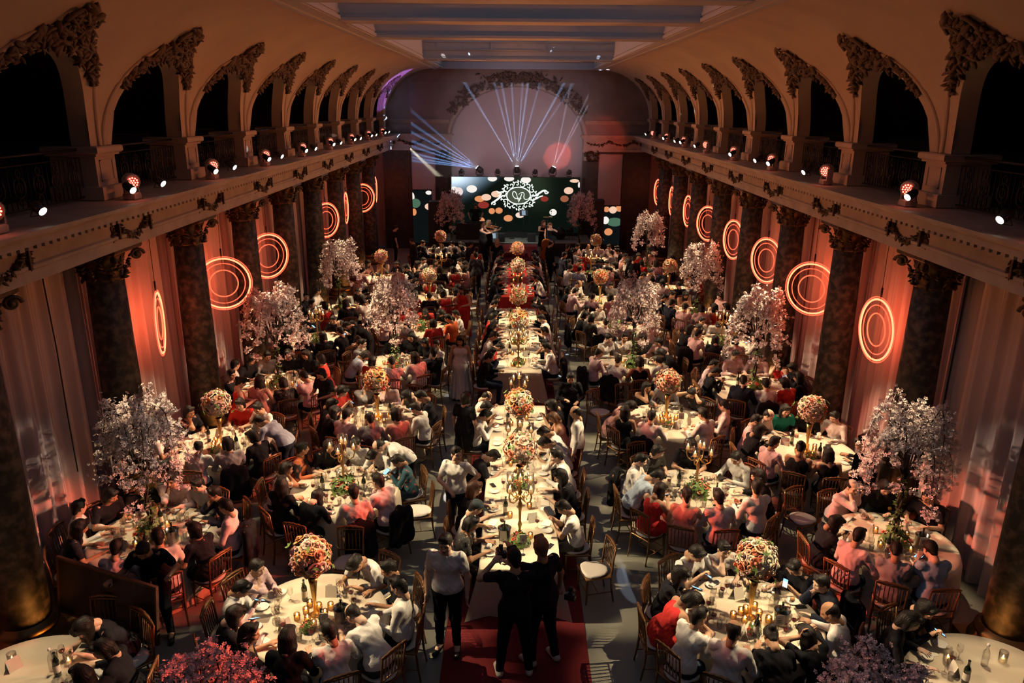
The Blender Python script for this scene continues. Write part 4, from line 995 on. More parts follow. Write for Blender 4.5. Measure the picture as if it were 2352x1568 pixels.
def setting(cx, cy, a, tn, near, i, R=.66):
    c, s = math.cos(a), math.sin(a); P = lambda r, t: (cx+r*c-t*s, cy+r*s+t*c); rz = a-PI/2+PI
    g = near
    x, y = P(R+.06, rg.uniform(-.16,-.10)); put('side_plate', x, y, .7525, rz, 'white side plate on '+tn, 'side plates on '+tn, [('p',PLATE)])
    if rg.random() < .3: put('bread_roll', x, y, .763, 0, 'golden bread roll on a plate at '+tn, 'bread rolls at '+tn, [('p',BREAD)], 'bread')
    if g and CNT['glass'] < 296:
        for r, t, w in ((.50,.10,rg.random() < .55),(.47,-.06,rg.random() < .25),(.44,.20,False)):
            if CNT['glass'] >= 298: break
            x, y = P(r+rg.uniform(-.02,.02), t+rg.uniform(-.02,.02)); CNT['glass'] += 1
            if w: put('wine_glass', x, y, .7525, 0, 'stemmed glass of red wine on '+tn, 'filled wine glasses on '+tn, [('bowl',GLS),('wine',WINE)], 'glass')
            elif t > .15: put('water_glass', x, y, .7525, 0, 'straight water glass on '+tn, 'water glasses on '+tn, [('g',TUMB)], 'glass')
            else: put('wine_glass', x, y, .7525, 0, 'empty stemmed glass on '+tn, 'empty wine glasses on '+tn, [('g',GLS)], 'glass')
    q = rg.random()
    if q < .45: x, y = P(.73, .16); put('folded_napkin', x, y, .7525, rz+rg.uniform(-.8,.8), 'rolled white napkin on '+tn, 'napkins on '+tn, [('n',NAP)], 'napkin')
    elif q < .70: x, y = P(.70, .17); put('menu_folder', x, y, .7525, rz+rg.uniform(-.4,.4), 'flat ivory menu folder on '+tn, 'menu folders on '+tn, [('n',MENUF)], 'menu')
    elif q < .85: x, y = P(.76, .10); put('phone', x, y, .7525, rz+rg.uniform(-1,1), 'dark mobile phone lying on '+tn, 'phones lying on '+tn, [('phone_body',PHB)], 'phone')
def centre(cx, cy, kind, tn, near, i, pal):
    if kind == 'ball':
        flower_ball(cx, cy, .7525, pal, '%s rose ball on tall gold vase, %s' % ({'coral':'coral and peach','cream':'cream and blush','blush':'blush pink and green','hot':'bright coral and orange','peach':'peach and apricot'}[pal], tn), near, i)
        for k in range(9 if near else 6):
            a = k*.7+i; r = .13+.09*(k % 2); votive(cx+r*math.cos(a), cy+r*math.sin(a)-.03, .7525, tn)
        thing('low_flower_arrangement', 'low coral flowers at the vase foot on '+tn, 'flower arrangement', (cx-.02,cy-.30,.7525), i, 'low table flowers', me=LOW[i % 2]).scale = (.45,.45,.5)
    elif kind == 'cand':
        candelabra(cx, cy, .7525, tn, i); o = thing('low_flower_arrangement', 'low coral flowers around the candelabra on '+tn, 'flower arrangement', (cx,cy-.02,.7525), i, 'low table flowers', me=LOW[i % 2]); o.scale = (1.1,1.1,1.1)
    elif kind == 'tree':
        tree(cx, cy, .7525, 'pink blossom tree with drooping branches on '+tn, i); o = thing('low_flower_arrangement', 'low coral flowers at the tree foot on '+tn, 'flower arrangement', (cx,cy-.08,.7525), i, 'low table flowers', me=LOW[i % 2])
        for k in range(4): a = k*1.6+i; votive(cx+.30*math.cos(a), cy+.30*math.sin(a), .7525, tn)
    elif kind == 'low':
        o = thing('low_flower_arrangement', 'low coral flowers in the middle of '+tn, 'flower arrangement', (cx,cy,.7525), i, 'low table flowers', me=LOW[i % 2]); o.scale = (1.2,1.2,1.2)
        for k in range(6): a = k*1.05; votive(cx+.30*math.cos(a), cy+.30*math.sin(a), .7525, tn)
    elif kind == 'lone':
        for dx in (-.35, .3): put('hurricane_candle', cx+dx, cy+.38, .7525, 0, 'lit candle in a clear hurricane glass on '+tn, 'hurricane candles on '+tn, [('hurricane_shade',HURS),('candle',CAN),('flame',FLM)], 'candle')
    for k, (r, a) in enumerate(((.36,2.2),(.34,5.2))):
        if near or k == 0: put('wine_bottle', cx+r*math.cos(a+i), cy+r*math.sin(a+i), .7525, i, 'dark green wine bottle with pale label on '+tn, 'wine bottles on '+tn, [('bottle_body',BOT),('paper_label',BLAB)], 'bottle')
    a = i*1.7
    if near: put('water_bottle', cx+.33*math.cos(a), cy+.33*math.sin(a), .7525, 0, 'clear water bottle on '+tn, 'water bottles on '+tn, [('glass_body',WBOT),('cap',WCAP)], 'bottle')
    for k in range(2 if near else 1): put('menu_card', cx+.42*math.cos(a+1.3+k*2.6), cy+.42*math.sin(a+1.3+k*2.6), .7525, a+k, 'upright folded white menu card on '+tn, 'upright menu cards on '+tn, [('m',MENU)], 'menu')
    put('table_number_stand', cx+.22, cy-.40, .7525, .15*math.sin(i), 'ivory table card on a thin stand on '+tn, None, [('stand',CST),('card',CCD),('lettering',CTX)], 'card stand')
    if near and i % 3 == 0: put('ice_bucket', cx+.36, cy-.12, .7525, 0, 'polished wine cooler with bottle on '+tn, None, [('bucket',BUCK),('bottle_neck',BOT)], 'bucket')
def place(pose, top, hr, x, y, rz, lab, near, jk, ci):
    J = POSES[pose]['J']['head']; person(pose, top, hr, (x,y,0), rz, lab, 'seated wedding guests', detail=y < 19)
    return
def poser(p, i):
    if p == '1': return ('1','1b')[i % 2]
    if p == '5': return ('5','6')[i % 2]
    return p
ti = 0
for key, (tx, ty, kind, pal, col, row) in TABLES.items():
    cn = '%s table %s' % (col, ORD[row-1]); near = ty < 17.3; n0 = ti; ti += 1
    kd = {'ball':'a tall rose ball','cand':'a gold candelabra','tree':'a blossom tree','low':'low coral flowers','lone':'hurricane candles'}[kind]
    round_table(tx, ty, 'round banquet table under %s, %s in the %s column' % (kd, ORDL[row-1], col), 'champagne floor-length cloth draped over %s' % cn, n0)
    centre(tx, ty, kind, cn, near, n0, pal)
    L = [q.split('/') for q in seatmap[key].split()] if key in seatmap else []; L = [[float(q[0])]+q[1:] for q in L]
    if ty > 18.5:
        A = sorted(q[0] for q in L); add = []
        for i in range(len(A)):
            g = ((A[(i+1) % len(A)]-A[i]) % 360) or 360; m = int(g//32)-1
            for k in range(m): add.append([A[i]+g*(k+1)/(m+1), rg.choice('1123'), rg.choice('WWKKkPrwGNM'), rg.choice('aaaacl')])
        for q in add:
            if q[2] in 'rM': q[3] = 'l'
        L += add[:max(0,12-len(L))]
    hrs = set(); L = L[:12]
    for i, q in enumerate(sorted(L)):
        a = math.radians(q[0]); R = 1.13+rg.uniform(-.02,.05); x, y = tx+R*math.cos(a), ty+R*math.sin(a); rz = a+PI/2
        cd = min(math.hypot(abs(x)-6.52, y-(T0+SP*k)) for k in range(-3, 9))
        if cd < .76 or abs(x) > 6.75: continue
        h = round((90-q[0])/30) % 12; k = 0
        while h in hrs: h = (h-1) % 12
        hrs.add(h); sn = "at %s o'clock, %s" % (HOURN[h], cn)
        o = person(poser(q[1], i+n0), q[2], q[3], (x,y,0), rz, uniq('%s %s' % (who(q[2], q[3]), sn)), 'seated wedding guests', detail=ty < 16, scale=rg.uniform(.96,1.04))
        chair(x+.02*math.cos(a), y+.02*math.sin(a), rz, uniq('gilt chair with cream seat '+sn), near=ty < 17)
        if len(q) > 4: o = thing('draped_jacket', uniq('dark suit jacket hung over the chair '+sn), 'jacket', (x+.02*math.cos(a),y+.02*math.sin(a),0), rz, 'jackets hung over chair backs', me=JKM)
        if ty < 30: setting(tx, ty, a, cn, near, i)
        if q[1] == '3' and ty < 20:
            M_ = Matrix(POSES['3']['handR']); w = Matrix.Translation((x,y,0)) @ Matrix.Rotation(rz, 4, 'Z') @ M_ @ Matrix.Translation((-.02,.09,-.035)) @ Matrix.Rotation(1.9, 4, 'X') @ Matrix.Rotation(PI, 4, 'Y')
            ph = thing('phone', uniq('lit phone held up by the guest '+sn), 'phone', group='phones held by guests'); ph.matrix_world = w; link('phone_body', PHB, ph); link('screen', PHS, ph)
# long head tables
for tn, y0, y1, m, kd in (('nearest long table', 9.25, 15.35, clothm, 'champagne'), ('middle long table', 17.4, 23.5, clothm, 'champagne'), ('far long table', 25.0, 30.9, clothR, 'red')):
    long_table(y0, y1, 'long head table in the aisle, the %s' % tn.replace(' long table', ' one'), '%s cloth hanging to the floor from the %s' % (kd, tn), m)
    key = {9.25: '1', 17.4: '2', 25.0: '3'}[y0]
    for sd, sg in (('L',-1),('R',1)):
        L = [q.split('/') for q in seatmap[key+sd].split()]; L = [[float(q[0])]+q[1:] for q in L]
        ys = [q[0] for q in L]
        if key == '3':
            for yy in np.arange(y0+.5, y1-.2, .62):
                if min(abs(yy-v) for v in ys) > .5 and (sg < 0 or yy > 27.5): L.append([yy, '1', rg.choice('WKkPN'), rg.choice('aal')]); ys.append(yy)
        for i, q in enumerate(sorted(L)):
            x, y = .05+sg*.875, q[0]; rz = -PI/2 if sg < 0 else PI/2; sn = 'on the %s side of %s, place %s' % ('left' if sg < 0 else 'right', tn.replace(' long table', ' table'), ['one','two','three','four','five','six','seven','eight','nine','ten','eleven','twelve'][i])
            person(poser(q[1], i), q[2], q[3], (x,y,0), rz, uniq(who(q[2], q[3])+' '+sn.replace('side of ', 'of ')), 'seated guests at the long tables', detail=y < 19, scale=rg.uniform(.96,1.03), sub=None)
            chair(x+sg*.02, y, rz, uniq('gilt chair with cream seat '+sn.replace('side of ', 'of ')), near=y < 16)
            if len(q) > 4: thing('draped_jacket', uniq('dark jacket over the chair '+sn.replace('side of ', 'of ')), 'jacket', (x+sg*.02,y,0), rz, 'jackets hung over chair backs', me=JKM)
    nn = int((y1-y0)/.62)
    for k in range(nn):
        for sg in (-1,1):
            y = y0+.4+k*.62; jx = rg.uniform(-.02,.02); X = lambda t: .05+sg*t
            put('side_plate', X(.42), y+jx, .7525, 0, 'white side plate on the '+tn, 'side plates on the '+tn, [('p',PLATE)])
            if y0 < 20:
                q = rg.random()
                if q < .5: put('folded_napkin', X(.44), y+.22, .7525, PI/2+rg.uniform(-.5,.5), 'white napkin on the '+tn, 'napkins on the '+tn, [('n',NAP)], 'napkin')
                elif q < .8: put('menu_folder', X(.42), y+.24, .7525, PI/2+rg.uniform(-.3,.3), 'ivory menu folder on the '+tn, 'menu folders on the '+tn, [('n',MENUF)], 'menu')
                elif q < .95: put('phone', X(.45), y+.2, .7525, rg.uniform(0,3), 'dark phone lying on the '+tn, 'phones lying on the '+tn, [('phone_body',PHB)], 'phone')
            if y0 < 24:
                CNT['lg'] = CNT.get('lg', 0)+1
                put('wine_glass', X(.27), y+.08, .7525, 0, 'glass of red wine on the '+tn, 'filled wine glasses on the '+tn, [('bowl',GLS),('wine',WINE)] if k % 2 else [('g',GLS)], 'glass') if k % 2 else put('wine_glass', X(.27), y+.08, .7525, 0, 'empty stemmed glass on the '+tn, 'empty wine glasses on the '+tn, [('g',GLS)], 'glass')
            else: put('folded_napkin', X(.44), y+.3, .7525, PI/2, 'red-lit napkin on the '+tn, 'napkins on the '+tn, [('n',NAP)], 'napkin')
    for k in range(int((y1-y0)/.9)):
        y = y0+.5+k*.9; votive(.05-.15, y, .7525, 'the '+tn); votive(.05+.16, y+.3, .7525, 'the '+tn)
        if k % 2 == 0: thing('low_flower_arrangement', uniq('low coral flowers, cluster %s along the %s' % (ORD[k//2], tn)), 'flower arrangement', (.05,y+.15,.7525), k, 'low table flowers', me=LOW[k % 2]).scale = (.7,.8,.8)
        if k % 2 == 1: put('wine_bottle', .05-.22, y+.1, .7525, k, 'dark wine bottle with pale label on the '+tn, 'wine bottles on the '+tn, [('bottle_body',BOT),('paper_label',BLAB)], 'bottle'); put('menu_card', .05+.2, y-.1, .7525, .3*k, 'upright white menu card on the '+tn, 'upright menu cards on the '+tn, [('m',MENU)], 'menu')
for i, (y, p, near, nm) in enumerate(((11.3,'blush',True,'second from the camera'),(13.25,'peach',True,'third from the camera'),(19.05,'peach',False,'fourth from the camera'),(21.5,'peach',False,'fifth from the camera'),(25.84,'blush',False,'sixth from the camera'),(29.1,'coral',False,'seventh, nearest the stage'))):
    flower_ball(.05, y, .7525, p, 'full %s rose ball on gold vase in the aisle, %s' % ('pale blush' if p == 'blush' else 'peach' if p == 'peach' else 'deep coral', nm), near, 50+i, 1.05)
for i, (y, nm) in enumerate(((10.1,'near end of the nearest long table'),(12.25,'middle of the nearest long table'),(14.7,'far end of the nearest long table'),(17.9,'near end of the middle long table'),(22.6,'far end of the middle long table'),(24.9+1.6,'far red long table'))): candelabra(.05, y, .7525, 'the '+nm, i, 1.0 if y > 12 else 1.08)
put('table_number_stand', .10, 9.62, .7525, 0, 'ivory table card on a stand at the nearest long table end', None, [('stand',CST),('card',CCD),('lettering',CTX)], 'card stand')
put('ice_bucket', -.18, 10.02, .7525, 0, 'steel wine cooler with bottle beside the man in the cap', None, [('bucket',BUCK),('bottle_neck',BOT)], 'bucket')
b = MB(); b.box(-.14,.14,-.03,.03,0,.13,bev=.02); b.tube([(-.03,0,.13),(-.02,0,.15),(.02,0,.15),(.03,0,.13)], .006, 5); o = thing('clutch_bag', 'black clutch bag on the long table by the long-haired woman', 'bag', (.50,10.75,.79), PI/2+.3, me=b.mesh('clutch_bag', [phonem])); o.rotation_euler = (PI/2-.05,0,PI/2+.3); o.location = (.47,10.75,.7825)
# unoccupied chairs
for i, (x, y, a, lab) in enumerate(((-2.5,9.85,PI,'empty gilt chair behind the nearest left rose ball table'),(-5.3,8.12,PI,'empty gilt chair behind the cropped bottom-left table'),(-4.72,7.75,2.4,'empty gilt chair right of the cropped bottom-left table'),(-1.62,11.36,PI/2+.2,'empty gilt chair with light patches on its white seat'),(-2.35,15.9,PI-.2,'empty gilt chair behind the coral ball table'),
    (1.16,9.72,PI/2+.25,'empty gilt chair beside the nearest long table corner'),(4.75,11.25,-2.7,'empty gilt chair between the two right blossom tables'),(6.0,11.72,.1,'empty red-lit gilt chair below the right rose ball table'),(2.35,12.95,-2.75,'empty gilt chair behind the right candelabra table'),(1.85,15.75,-2.5,'empty gilt chair left behind the right blush ball table'),
    (2.5,16.1,-2.9,'empty gilt chair directly behind the right blush ball table'),(4.35,16.35,-1.4,'empty gilt chair at the left of outer right table four'),(-1.5,24.6,PI/2,'empty white-seated chair in the left aisle, nearer one'),(-1.5,25.5,PI/2,'empty white-seated chair in the left aisle, farther one'),(1.2,16.4,.4,'empty gilt chair in the gap behind the nearest long table'),(-2.9,19.55,PI,'empty gilt chair behind inner left table four'))):
    chair(x, y, a, uniq(lab), near=y < 17)
# foreground trees on their own tables below the frame
for x, y, i, sc, lab, cn in ((-2.75,5.35,1,.76,'red-lit blossom tree rising into the bottom edge, left of the carpet','left foreground table'),(3.1,5.35,2,.72,'dim blossom tree rising into the bottom edge, right of the carpet','right foreground table')):
    round_table(x, y, 'round table just below the frame, '+cn, 'champagne cloth on the '+cn, i); tree(x, y, .7525, lab, i, .85, sc)
for x, i, lab in ((-2.95,0,'blossom tree beside the stage, left of the screen'),(2.85,1,'blossom tree beside the stage, right of the screen')):
    b = MB(); b.lathe([(0,0),(.22,0),(.22,.02),(.05,.06),(.04,.80),(.12,.86),(0,.86)], 20, cap=False); thing('flower_pedestal', 'dark pedestal under the '+lab, 'pedestal', (x,34.4,0), 0, me=b.mesh('flower_pedestal', [iron])); tree(x, 34.4, .861, uniq(lab), i, 1.0, 1.05)
# standing people
poseadd = make_pose
poseadd('gown', stand=True, lean=0, hp=20, L=(-.27,.06,.78), R=(.26,.08,.78), hz=.93)
poseadd('hip', stand=True, lean=2, hp=2, hy=45, L=(-.17,-.02,1.0), R=(.05,.24,1.02), poleL=(-1,-.6,-.3), poleR=(1,.1,-.5))
poseadd('cam', stand=True, lean=8, hp=10, hy=22, L=(-.24,.30,1.40), R=(-.06,.30,1.38), hk=('grip','grip'), poleL=(-1,0,-.6), poleR=(1,0,-.6), legs={'L': ((-.14,.02,.50),(-.18,0,.08)), 'R': ((.14,.02,.50),(.18,0,.08))})
poseadd('cam2', stand=True, lean=4, hp=8, hy=-12, L=(-.10,.52,1.36), R=(.34,.10,.88), hk=('relax','grip'), poleL=(-.3,0,-1), poleR=(1,-.3,-.2), legs={'L': ((-.12,.05,.50),(-.14,.02,.08)), 'R': ((.12,.0,.50),(.15,-.08,.08))})
poseadd('carry', stand=True, lean=30, hp=40, L=(-.30,.42,1.12), R=(.42,.40,1.10), hk=('grip','grip'), legs={'L': ((-.12,.22,.50),(-.14,.20,.08)), 'R': ((.14,-.02,.48),(.20,-.32,.10))})
poseadd('violin', stand=True, lean=0, hp=10, hy=35, roll=0, L=(-.46,.36,1.32), R=(-.10,.34,1.26), hk=('grip','grip'), poleL=(-.3,0,-1), poleR=(1,.2,-.3), hdir={'L': (-.2,.4,1)})
poseadd('bass', stand=True, lean=6, hp=6, hy=10, L=(-.12,.40,1.48), R=(.14,.44,1.02), hk=('grip','grip'), poleL=(-1,0,-.5), poleR=(1,.1,-.2))
poseadd('dj', stand=True, lean=10, hp=22, L=(-.28,.36,1.02), R=(.28,.36,1.02), poleL=(-1,0,-.4), poleR=(1,0,-.4))
D = math.radians
def st(pose, top, hr, x, y, deg, lab, z=0, sc=1.0, **k): return person(pose, top, hr, (x,y,z), D(deg), uniq(lab), None, scale=sc, **k)
st('t1','w','a',-.90,8.52,172,'standing man in white short-sleeved shirt and glasses at carpet edge', sc=1.06, bottom=('trousers','K'))
b = MB()
for s in (-1,1): b.tube([(s*.031+.021*math.cos(t), .112-.01*abs(s*.031+.021*math.cos(t))/.05, .004+.016*math.sin(t)) for t in np.linspace(0,2*PI,13)[:-1]], .0022, 4, closed=True); b.tube([(s*.052,.105,.006),(s*.078,.02,.004)], .002, 4)
b.tube([(-.01,.113,.006),(.01,.113,.006)], .002, 4); GLA = b.mesh('glasses', [iron])
def glasses(x, y, deg, pose, sc, lab): o = thing('glasses', uniq(lab), 'glasses', me=GLA); o.matrix_world = Matrix.Translation((x,y,0)) @ Matrix.Rotation(D(deg),4,'Z') @ Matrix.Scale(sc,4) @ POSES[pose]['head']; return o
glasses(-.90,8.52,172,'t1',1.06,'dark glasses worn by the standing man in white')
st('cam','k','a',-.02,8.05,4,'photographer in black seen from behind on the red carpet', sc=1.05, bottom=('trousers','K'), sub='ws')
st('cam2','k','gi',.34,8.30,38,'ginger-haired photographer in black pointing over the table', sc=1.07, bottom=('trousers','K'), sub='ws')
glasses(.34,8.30,38,'cam2',1.07,'dark glasses worn by the ginger photographer')
def camera_thing(x, y, z, rz, lab):
    o = thing('camera', uniq(lab), 'camera', (x,y,z), rz); b = MB(); b.box(-.07,.07,-.035,.035,-.05,.045,bev=.01); b.box(-.025,.025,-.03,.03,.045,.075,bev=.006); link('camera_body', b.mesh('camera_body', [phonem]), o)
    b = MB(); b.tube([(0,.03,0),(0,.09,0),(0,.14,0)], [.032,.036,.038], 14); link('lens', b.mesh('lens', [phonem]), o); b = MB(); b.tube([(0,.02,.08),(0,.02,.13)], .03, 8); link('flash', b.mesh('flash', [iron]), o)
camera_thing(-.20,8.46,1.50,.3,'black camera raised by the photographer seen from behind'); camera_thing(.70,8.50,.86,-.4,'black camera hanging in the ginger photographer hand')
st('gown','W','l',-1.36,17.6,175,'woman walking in a white strappy gown in the left aisle', garm='sleeveless', bottom=('gown','W'), sc=.97)
st('t2','K','a',1.12,15.0,182,'man in black walking toward the camera in the right aisle', sc=1.0, bottom=('trousers','K'))
st('t1','k','c',-1.02,13.75,-30,'standing woman in black dress beside the nearest long table', sc=.97)
st('hip','w','a',-.98,11.25,165,'standing man in white T-shirt with hand on hip', sc=1.0, bottom=('trousers','j'))
st('t1','W','b',1.14,13.0,80,'shaven-headed man standing in white shirt and maroon trousers', bottom=('trousers','m'))
st('t3','B','a',-4.28,12.95,75,'man in light blue shirt leaning over outer left table three', bottom=('trousers','N'))
st('t3','W','b',-1.93,12.35,120,'man in white shirt leaning down behind inner left table two', bottom=('trousers','K'))
st('t2','k','c',-4.08,15.2,150,'standing woman in black taking a picture, outer left side', sc=.97, bottom=('trousers','K'))
st('t2','R','u',-5.72,14.55,-60,'standing woman in red dress near the left drapes', sc=.96)
st('t1','K','a',5.9,11.75,30,'man in black standing beside the right drapes', sc=1.0, bottom=('trousers','K'))
st('t2','R','l',-1.62,22.9,150,'standing woman in long red gown in the left aisle', bottom=('gown','R'), sc=.97)
st('t1','v','a',-1.5,27.9,2,'man in charcoal suit standing with his back turned', bottom=('trousers','v')); st('t1','R','u',-1.55,29.4,10,'woman in red standing near the stage, left aisle', sc=.96)
st('t1','k','y',-.80,31.3,-8,'woman with long fair hair in black gown before the stage', bottom=('gown','k'), sc=.96); st('t1','N','a',-1.9,30.2,-70,'man in navy suit standing far down the left aisle', bottom=('trousers','N'))
st('t1','k','a',-5.5,34.3,-75,'man in black standing in the far left corner', bottom=('trousers','K')); st('t1','M','u',-4.05,25.6,12,'woman in dusty pink gown standing among the left tables', bottom=('gown','M'), sc=.96)
st('t1','N','a',-4.2,30.9,120,'man in navy suit standing among the far left tables', bottom=('trousers','N')); st('t3','K','a',-4.0,19.6,100,'man in black bending over outer left table five', bottom=('trousers','K'))
st('t1','N','a',1.75,28.2,-60,'man in navy shirt standing in the far right aisle', bottom=('trousers','K')); st('t1','K','a',2.0,29.9,-30,'man in black standing behind the navy-shirted man', bottom=('trousers','K')); st('t1','K','b',1.35,30.6,-60,'balding man in black standing near the stage, right aisle', bottom=('trousers','K'))
st('t1','K','a',4.3,27.6,-20,'man in black standing among the far right tables', bottom=('trousers','K'))
# the man carrying the panel
st('carry','k','a',-4.87,8.88,190,'man in black T-shirt carrying a large framed panel', bottom=('trousers','K'))
o = thing('framed_panel', 'large dark framed panel carried past the bottom-left table', 'panel'); A_, B_ = np.array([-6.12,8.80,1.20]), np.array([-4.49,8.14,1.20]); 
u = (B_-A_); Lp = np.linalg.norm(u); u /= Lp; dn = np.array([-.02,-.10,-.75]); dn -= u*(dn@u); dn /= np.linalg.norm(dn); nn_ = np.cross(u, dn); o.matrix_world = Matrix(M4(np.stack([u, nn_, dn], 1), A_)); hp_ = .80
pm_ = mat('panel_board', (.022,.014,.012), .6); pf_ = mat('panel_frame', (.10,.045,.03), .5)
b = MB(); b.box(.02,Lp-.02,-.01,.01,.02,hp_-.02); link('board', b.mesh('board', [pm_]), o)
for n_, (a0,a1,b0,b1) in (('rail',(0,Lp,0,.03)),('rail',(0,Lp,hp_-.03,hp_)),('stile',(0,.03,.03,hp_-.03)),('stile',(Lp-.03,Lp,.03,hp_-.03))): b = MB(); b.box(a0,a1,-.022,.022,b0,b1); link('frame_'+n_, b.mesh('frame_'+n_, [pf_]), o)
# ------------------------------------------------------------------ stage
blk = mat('stage_black', (.012,.013,.015), .6); stgf = mat('stage_floor', (.22,.24,.20), .5); blk2 = mat('black_metal', (.02,.02,.022), .4, metal=.3)
SX = lambda px: (px-1184.5)*.02102-.05
SZ = lambda py: 3.6-(py-407)*.0206
b = MB(); b.box(-3.5,3.5,35.3,37.6,0,.76); o = thing('stage_platform', 'black stage platform with pale green floor before the screen', 'stage'); link('skirt', b.mesh('skirt', [blk]), o)
b = MB(); b.box(-3.5,3.5,35.28,37.6,.76,.80); link('stage_floor', b.mesh('stage_floor', [stgf]), o)
b = MB(); b.box(-.60,.60,36.6,37.1,.80,1.05,bev=.01); thing('stage_riser', 'low black riser at the back of the stage floor', 'riser', me=b.mesh('stage_riser', [blk]))
o = thing('stage_steps', 'red carpeted steps leading up to the stage', 'stairs')
for k in range(4): b = MB(); b.box(-.95,.95,32.6+.62*k,32.6+.62*(k+1)+.02,.0,.19*(k+1)); link('step', b.mesh('step', [redcarpet]), o)
def emis(name, col, s=1.0): return mat(name, (0,0,0), .6, emit=col, es=s)
def vcol_screen(name, x0, x1, z0, z1, y, fn, label):
    o = thing('led_screen', label, 'screen'); n, m_ = 40, 20; V = [(x0+(x1-x0)*i/n, y, z0+(z1-z0)*j/m_) for j in range(m_+1) for i in range(n+1)]
    F = [(j*(n+1)+i, j*(n+1)+i+1, (j+1)*(n+1)+i+1, (j+1)*(n+1)+i) for j in range(m_) for i in range(n)]
    me = mesh_from('display', V, F, []); ca = me.color_attributes.new('picture', 'FLOAT_COLOR', 'POINT')
    for k, v in enumerate(V): ca.data[k].color = (*fn((v[0]-x0)/(x1-x0), (v[2]-z0)/(z1-z0)), 1)
    mt = bpy.data.materials.new('display_picture'); mt.use_nodes = True; nt = mt.node_tree; bs = nt.nodes['Principled BSDF']; bs.inputs['Base Color'].default_value = (.004,.004,.004,1); bs.inputs['Specular IOR Level'].default_value = 0
    at = nt.nodes.new('ShaderNodeAttribute'); at.attribute_name = 'picture'; nt.links.new(at.outputs['Color'], bs.inputs['Emission Color']); bs.inputs['Emission Strength'].default_value = SCR; me.materials.append(mt)
    link('display', me, o); b = MB(); b.box(x0-.02,x1+.02,y+.005,y+.14,.802 if z0 > .8 else 0,z1+.02); link('cabinet', b.mesh('cabinet', [blk]), o); return o
def sm(a, b, x): t = min(max((x-a)/(b-a), 0), 1); return t*t*(3-2*t)
def pic(u, v):
    h = sm(.42, .05, u+.55*(1-v))*sm(.45, .95, v); c = np.array([.36,.55,.74])*h*.9+np.array([.9,.95,1.0])*sm(.25,.0,u)*sm(.75,1,v)*.8
    g = sm(.22,.0,abs(u-.62-.1*(1-v)))*sm(.2,1,v); return tuple(c+np.array([.02,.032,.016])*g+np.array([.003,.006,.004]))
main = vcol_screen('main', -3.13, 3.03, .95, 3.60, 37.2, pic, 'large LED screen showing soft light circles and a white monogram emblem')
def disc(o, px, py, rx, ry, col, y, st=1.0, k=0):
    x, z = SX(880+px/3.92), SZ(340+py/3.92); rx *= .02102/3.92; ry *= .0206/3.92; n = 28; x0, x1, z0, z1 = o['_b']
    V = [(min(max(x+rx*math.cos(2*PI*i/n), x0), x1), y-.003-.0007*k, min(max(z+ry*math.sin(2*PI*i/n), z0), z1)) for i in range(n)]
    b = MB(); b.add(V, [tuple(range(n))]); nm = 'disc_%d_%d_%d' % tuple(int(c*9) for c in col); link('light_circle', b.mesh('light_circle', [emis(nm, col, SCR)]), o)
main['_b'] = (-3.13,3.03,.95,3.60)
CW, CP, CO, CB, CR, CG = (1,.93,.86), (.95,.62,.45), (.80,.30,.12), (.35,.11,.05), (.28,.03,.02), (.07,.16,.10)
for k, (px, py, rx, ry, c) in enumerate(((985,275,42,26,CW),(1135,275,45,24,CW),(1285,285,45,30,CW),(800,370,47,34,CW),(640,385,36,36,CW),(680,395,42,38,(.9,.75,.72)),(870,460,45,28,CO),(930,445,45,30,CP),(905,515,50,32,CR),(1020,415,45,30,CP),(1045,565,33,28,CO),(980,570,28,28,CO),(1130,635,42,30,CO),(1235,605,40,26,(.95,.75,.62)),(1535,577,33,30,CW),(1670,378,42,32,CP),(1635,452,38,30,CB),(1455,455,35,25,CR),(1720,290,42,16,CP),(1762,325,10,26,CW),(885,662,32,34,CO))): disc(main, px, py, rx, ry, c, 37.2, k=k)
del main['_b']
for nm, x0, x1, z0, z1, lst, lab in (('l',-4.95,-4.05,.5,3.02,((280,435,18,40,CW),(305,490,45,42,CG),(425,395,28,18,CW),(425,520,38,30,CP),(290,570,22,32,CO)),'narrow LED screen left of the stage with light circles'),('r',4.12,4.98,.5,2.35,((2082,645,70,40,CG),(2005,530,28,25,CO),(2120,520,35,30,CO),(2062,535,35,32,CP),(2000,630,30,35,CW),(2030,735,37,33,CO)),'narrow LED screen right of the stage with light circles')):
    q = vcol_screen(nm, x0, x1, z0, z1, 36.6, lambda u, v: (.004,.006,.006), lab); q['_b'] = (x0,x1,z0,z1)
    for k, (px, py, rx, ry, c) in enumerate(lst): disc(q, px, py, rx, ry, c, 36.6, k=k)
    del q['_b']
# monogram emblem on the main screen
EM = emis('emblem_white', (.92,1.0,.90), SCR*1.25); cx0, cz0 = SX(1191.5), SZ(449)
def stroke(pts, w, y=37.175, name='emblem_scroll', mt=None):
    P = np.array([(p[0], p[1]) for p in pts], float); b = MB(); L = []; R = []; n = len(P)
    for i in range(n):
        d = P[min(i+1, n-1)]-P[max(i-1, 0)]; d /= np.linalg.norm(d)+1e-9; ww = w*(w if 0 else 1)*(.45+.55*math.sin(PI*(i+.7)/(n+.4))) if hasattr(w, 'real') else w
        L.append((P[i][0]-d[1]*ww, y, P[i][1]+d[0]*ww)); R.append((P[i][0]+d[1]*ww, y, P[i][1]-d[0]*ww))
    b.grid([L, R]); return link(name, b.mesh(name, [mt or EM]), main)
def bez(*ps, n=14):
    ps = [np.array(p, float) for p in ps]; out = []
    for t in np.linspace(0, 1, n):
        q = ps
        while len(q) > 1: q = [q[i]*(1-t)+q[i+1]*t for i in range(len(q)-1)]
        out.append(q[0])
    return out
